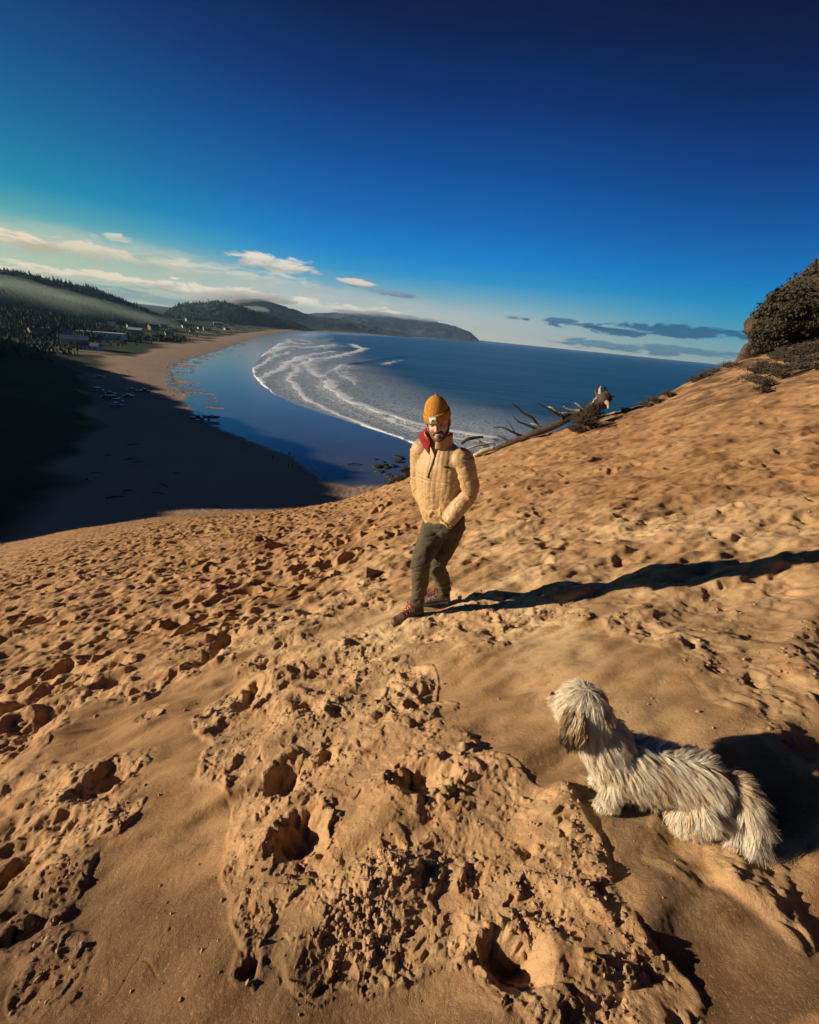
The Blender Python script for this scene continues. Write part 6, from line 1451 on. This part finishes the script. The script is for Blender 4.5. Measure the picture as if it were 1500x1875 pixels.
def build_rocks():
    rng = np.random.default_rng(14); rm = mat_simple('dark_rock', (0.035, 0.034, 0.033), .8, col2=(0.07, 0.062, 0.05), scale=.8, bump=.12, bscale=2.5); gm = mat_simple('weedy_rock', (0.008, 0.028, 0.010), .75, col2=(0.022, 0.026, 0.018), scale=.6, bump=.12, bscale=3)
    for k in range(26):
        green = k < 12
        px, py = (rng.uniform(684, 740), rng.uniform(838, 858)) if green else (rng.uniform(690, 758), rng.uniform(852, 884))
        q = hit(px, py, 60, 400); r = rng.uniform(.7, 2.0) * (1.15 if green else .9); bm = bmesh.new(); bmesh.ops.create_icosphere(bm, subdivisions=3, radius=1.0); V = np.array([v.co[:] for v in bm.verts]); F = np.array([[v.index for v in f.verts] for f in bm.faces]); bm.free()
        for _ in range(9): p = unit(rng.normal(size=3)); d = V @ p; V = V - np.outer(np.maximum(d - rng.uniform(.5, .85), 0), p)
        V *= [r * rng.uniform(.8, 1.6), r, r * rng.uniform(.18, .32)]; V += .12 * r * np.stack([gn(V[:, 0] / r * 2, V[:, 1] / r * 2 + k), gn(V[:, 1] / r * 2, V[:, 2] / r * 2), gn(V[:, 0] / r * 3, V[:, 1] / r * 3)], -1)
        o = mesh_obj('boulder', V, F, gm if green else rm); o.location = q; o.rotation_euler = (0, 0, rng.uniform(0, 3))
        tag(o, 'low green weed-covered boulder on the wet sand left of the man' if green else 'dark bare boulder between the weedy rocks and the dune', 'boulder', 'weedy boulders on the wet sand' if green else 'bare boulders at the foot of the dune')
build_rocks()

# ------------------------------------------------------------------ sea air
def build_haze():
    V, F = box((-1500, 5200, 163), (10500, 7300, 168)); o = mesh_obj('haze', V, F, None, smooth=False); tag(o, kind='stuff')
    m = bpy.data.materials.new('haze'); m.use_nodes = True; N = NT(m.node_tree); N.n.clear(); out = N.new('ShaderNodeOutputMaterial'); v = N.new('ShaderNodeVolumePrincipled')
    v.inputs['Color'].default_value = (0.42, 0.68, 1.0, 1); v.inputs['Density'].default_value = 0.000035; v.inputs['Anisotropy'].default_value = 0.2
    N.l.new(v.outputs[0], out.inputs['Volume']); o.data.materials.append(m)
build_haze()

def build_mist():
    m = bpy.data.materials.new('mist'); m.use_nodes = True; N = NT(m.node_tree); N.n.clear(); out = N.new('ShaderNodeOutputMaterial'); v = N.new('ShaderNodeVolumePrincipled')
    v.inputs['Color'].default_value = (0.80, 0.95, 0.80, 1); v.inputs['Density'].default_value = 0.0015; v.inputs['Anisotropy'].default_value = 0.35; N.l.new(v.outputs[0], out.inputs['Volume'])
    parts = []
    for (px, py, s, a, b_, c) in [(-60, 548, 1050, 190, 90, 48), (40, 560, 1080, 170, 80, 40), (130, 575, 1120, 170, 80, 34), (210, 588, 1150, 150, 80, 24), (20, 590, 900, 150, 60, 14), (120, 598, 930, 150, 60, 12)]:
        parts.append(ellip(at(px, py, s), (a, b_, c)))
    V, F, _ = remeshed(parts, 8, 2); V += 5 * np.stack([gn(V[:, 0] / 40, V[:, 1] / 40), gn(V[:, 1] / 40, V[:, 2] / 20), gn(V[:, 0] / 45, V[:, 1] / 45 + 3)], -1)
    o = mesh_obj('mist', V, F, m); tag(o, kind='stuff')
    m2 = m.copy(); m2.name = 'cloud_cap'; v2 = [n for n in m2.node_tree.nodes if n.type == 'PRINCIPLED_VOLUME'][0]; v2.inputs['Density'].default_value = 0.0040; v2.inputs['Color'].default_value = (.97, .97, .97, 1)
    parts = [ellip(at(px, py, s), (a, b_, c)) for (px, py, s, a, b_, c) in [(385, 548, 4300, 260, 150, 45), (420, 543, 4400, 220, 150, 55), (450, 541, 4500, 200, 150, 45), (480, 543, 4500, 200, 150, 40), (510, 550, 4600, 200, 150, 30), (470, 566, 3700, 120, 80, 18)]]
    parts2 = [ellip(at(px, py, s), (a, b_, c)) for (px, py, s, a, b_, c) in [(640, 572, 8500, 350, 200, 50), (690, 575, 8600, 350, 200, 55), (740, 580, 8700, 300, 200, 50), (782, 586, 8800, 250, 200, 35)]]
    for P_ in (parts, parts2):
        V, F, _ = remeshed(P_, 12, 2); V += 16 * np.stack([gn(V[:, 0] / 60, V[:, 1] / 60), gn(V[:, 1] / 60, V[:, 2] / 30), gn(V[:, 0] / 65, V[:, 1] / 65 + 3)], -1) + 8 * np.stack([gn(V[:, 0] / 25, V[:, 2] / 20), gn(V[:, 1] / 25, V[:, 2] / 20), gn(V[:, 0] / 25, V[:, 1] / 25 + 3)], -1)
        o = mesh_obj('low_cloud', V, F, m2); tag(o, kind='stuff')
build_mist()
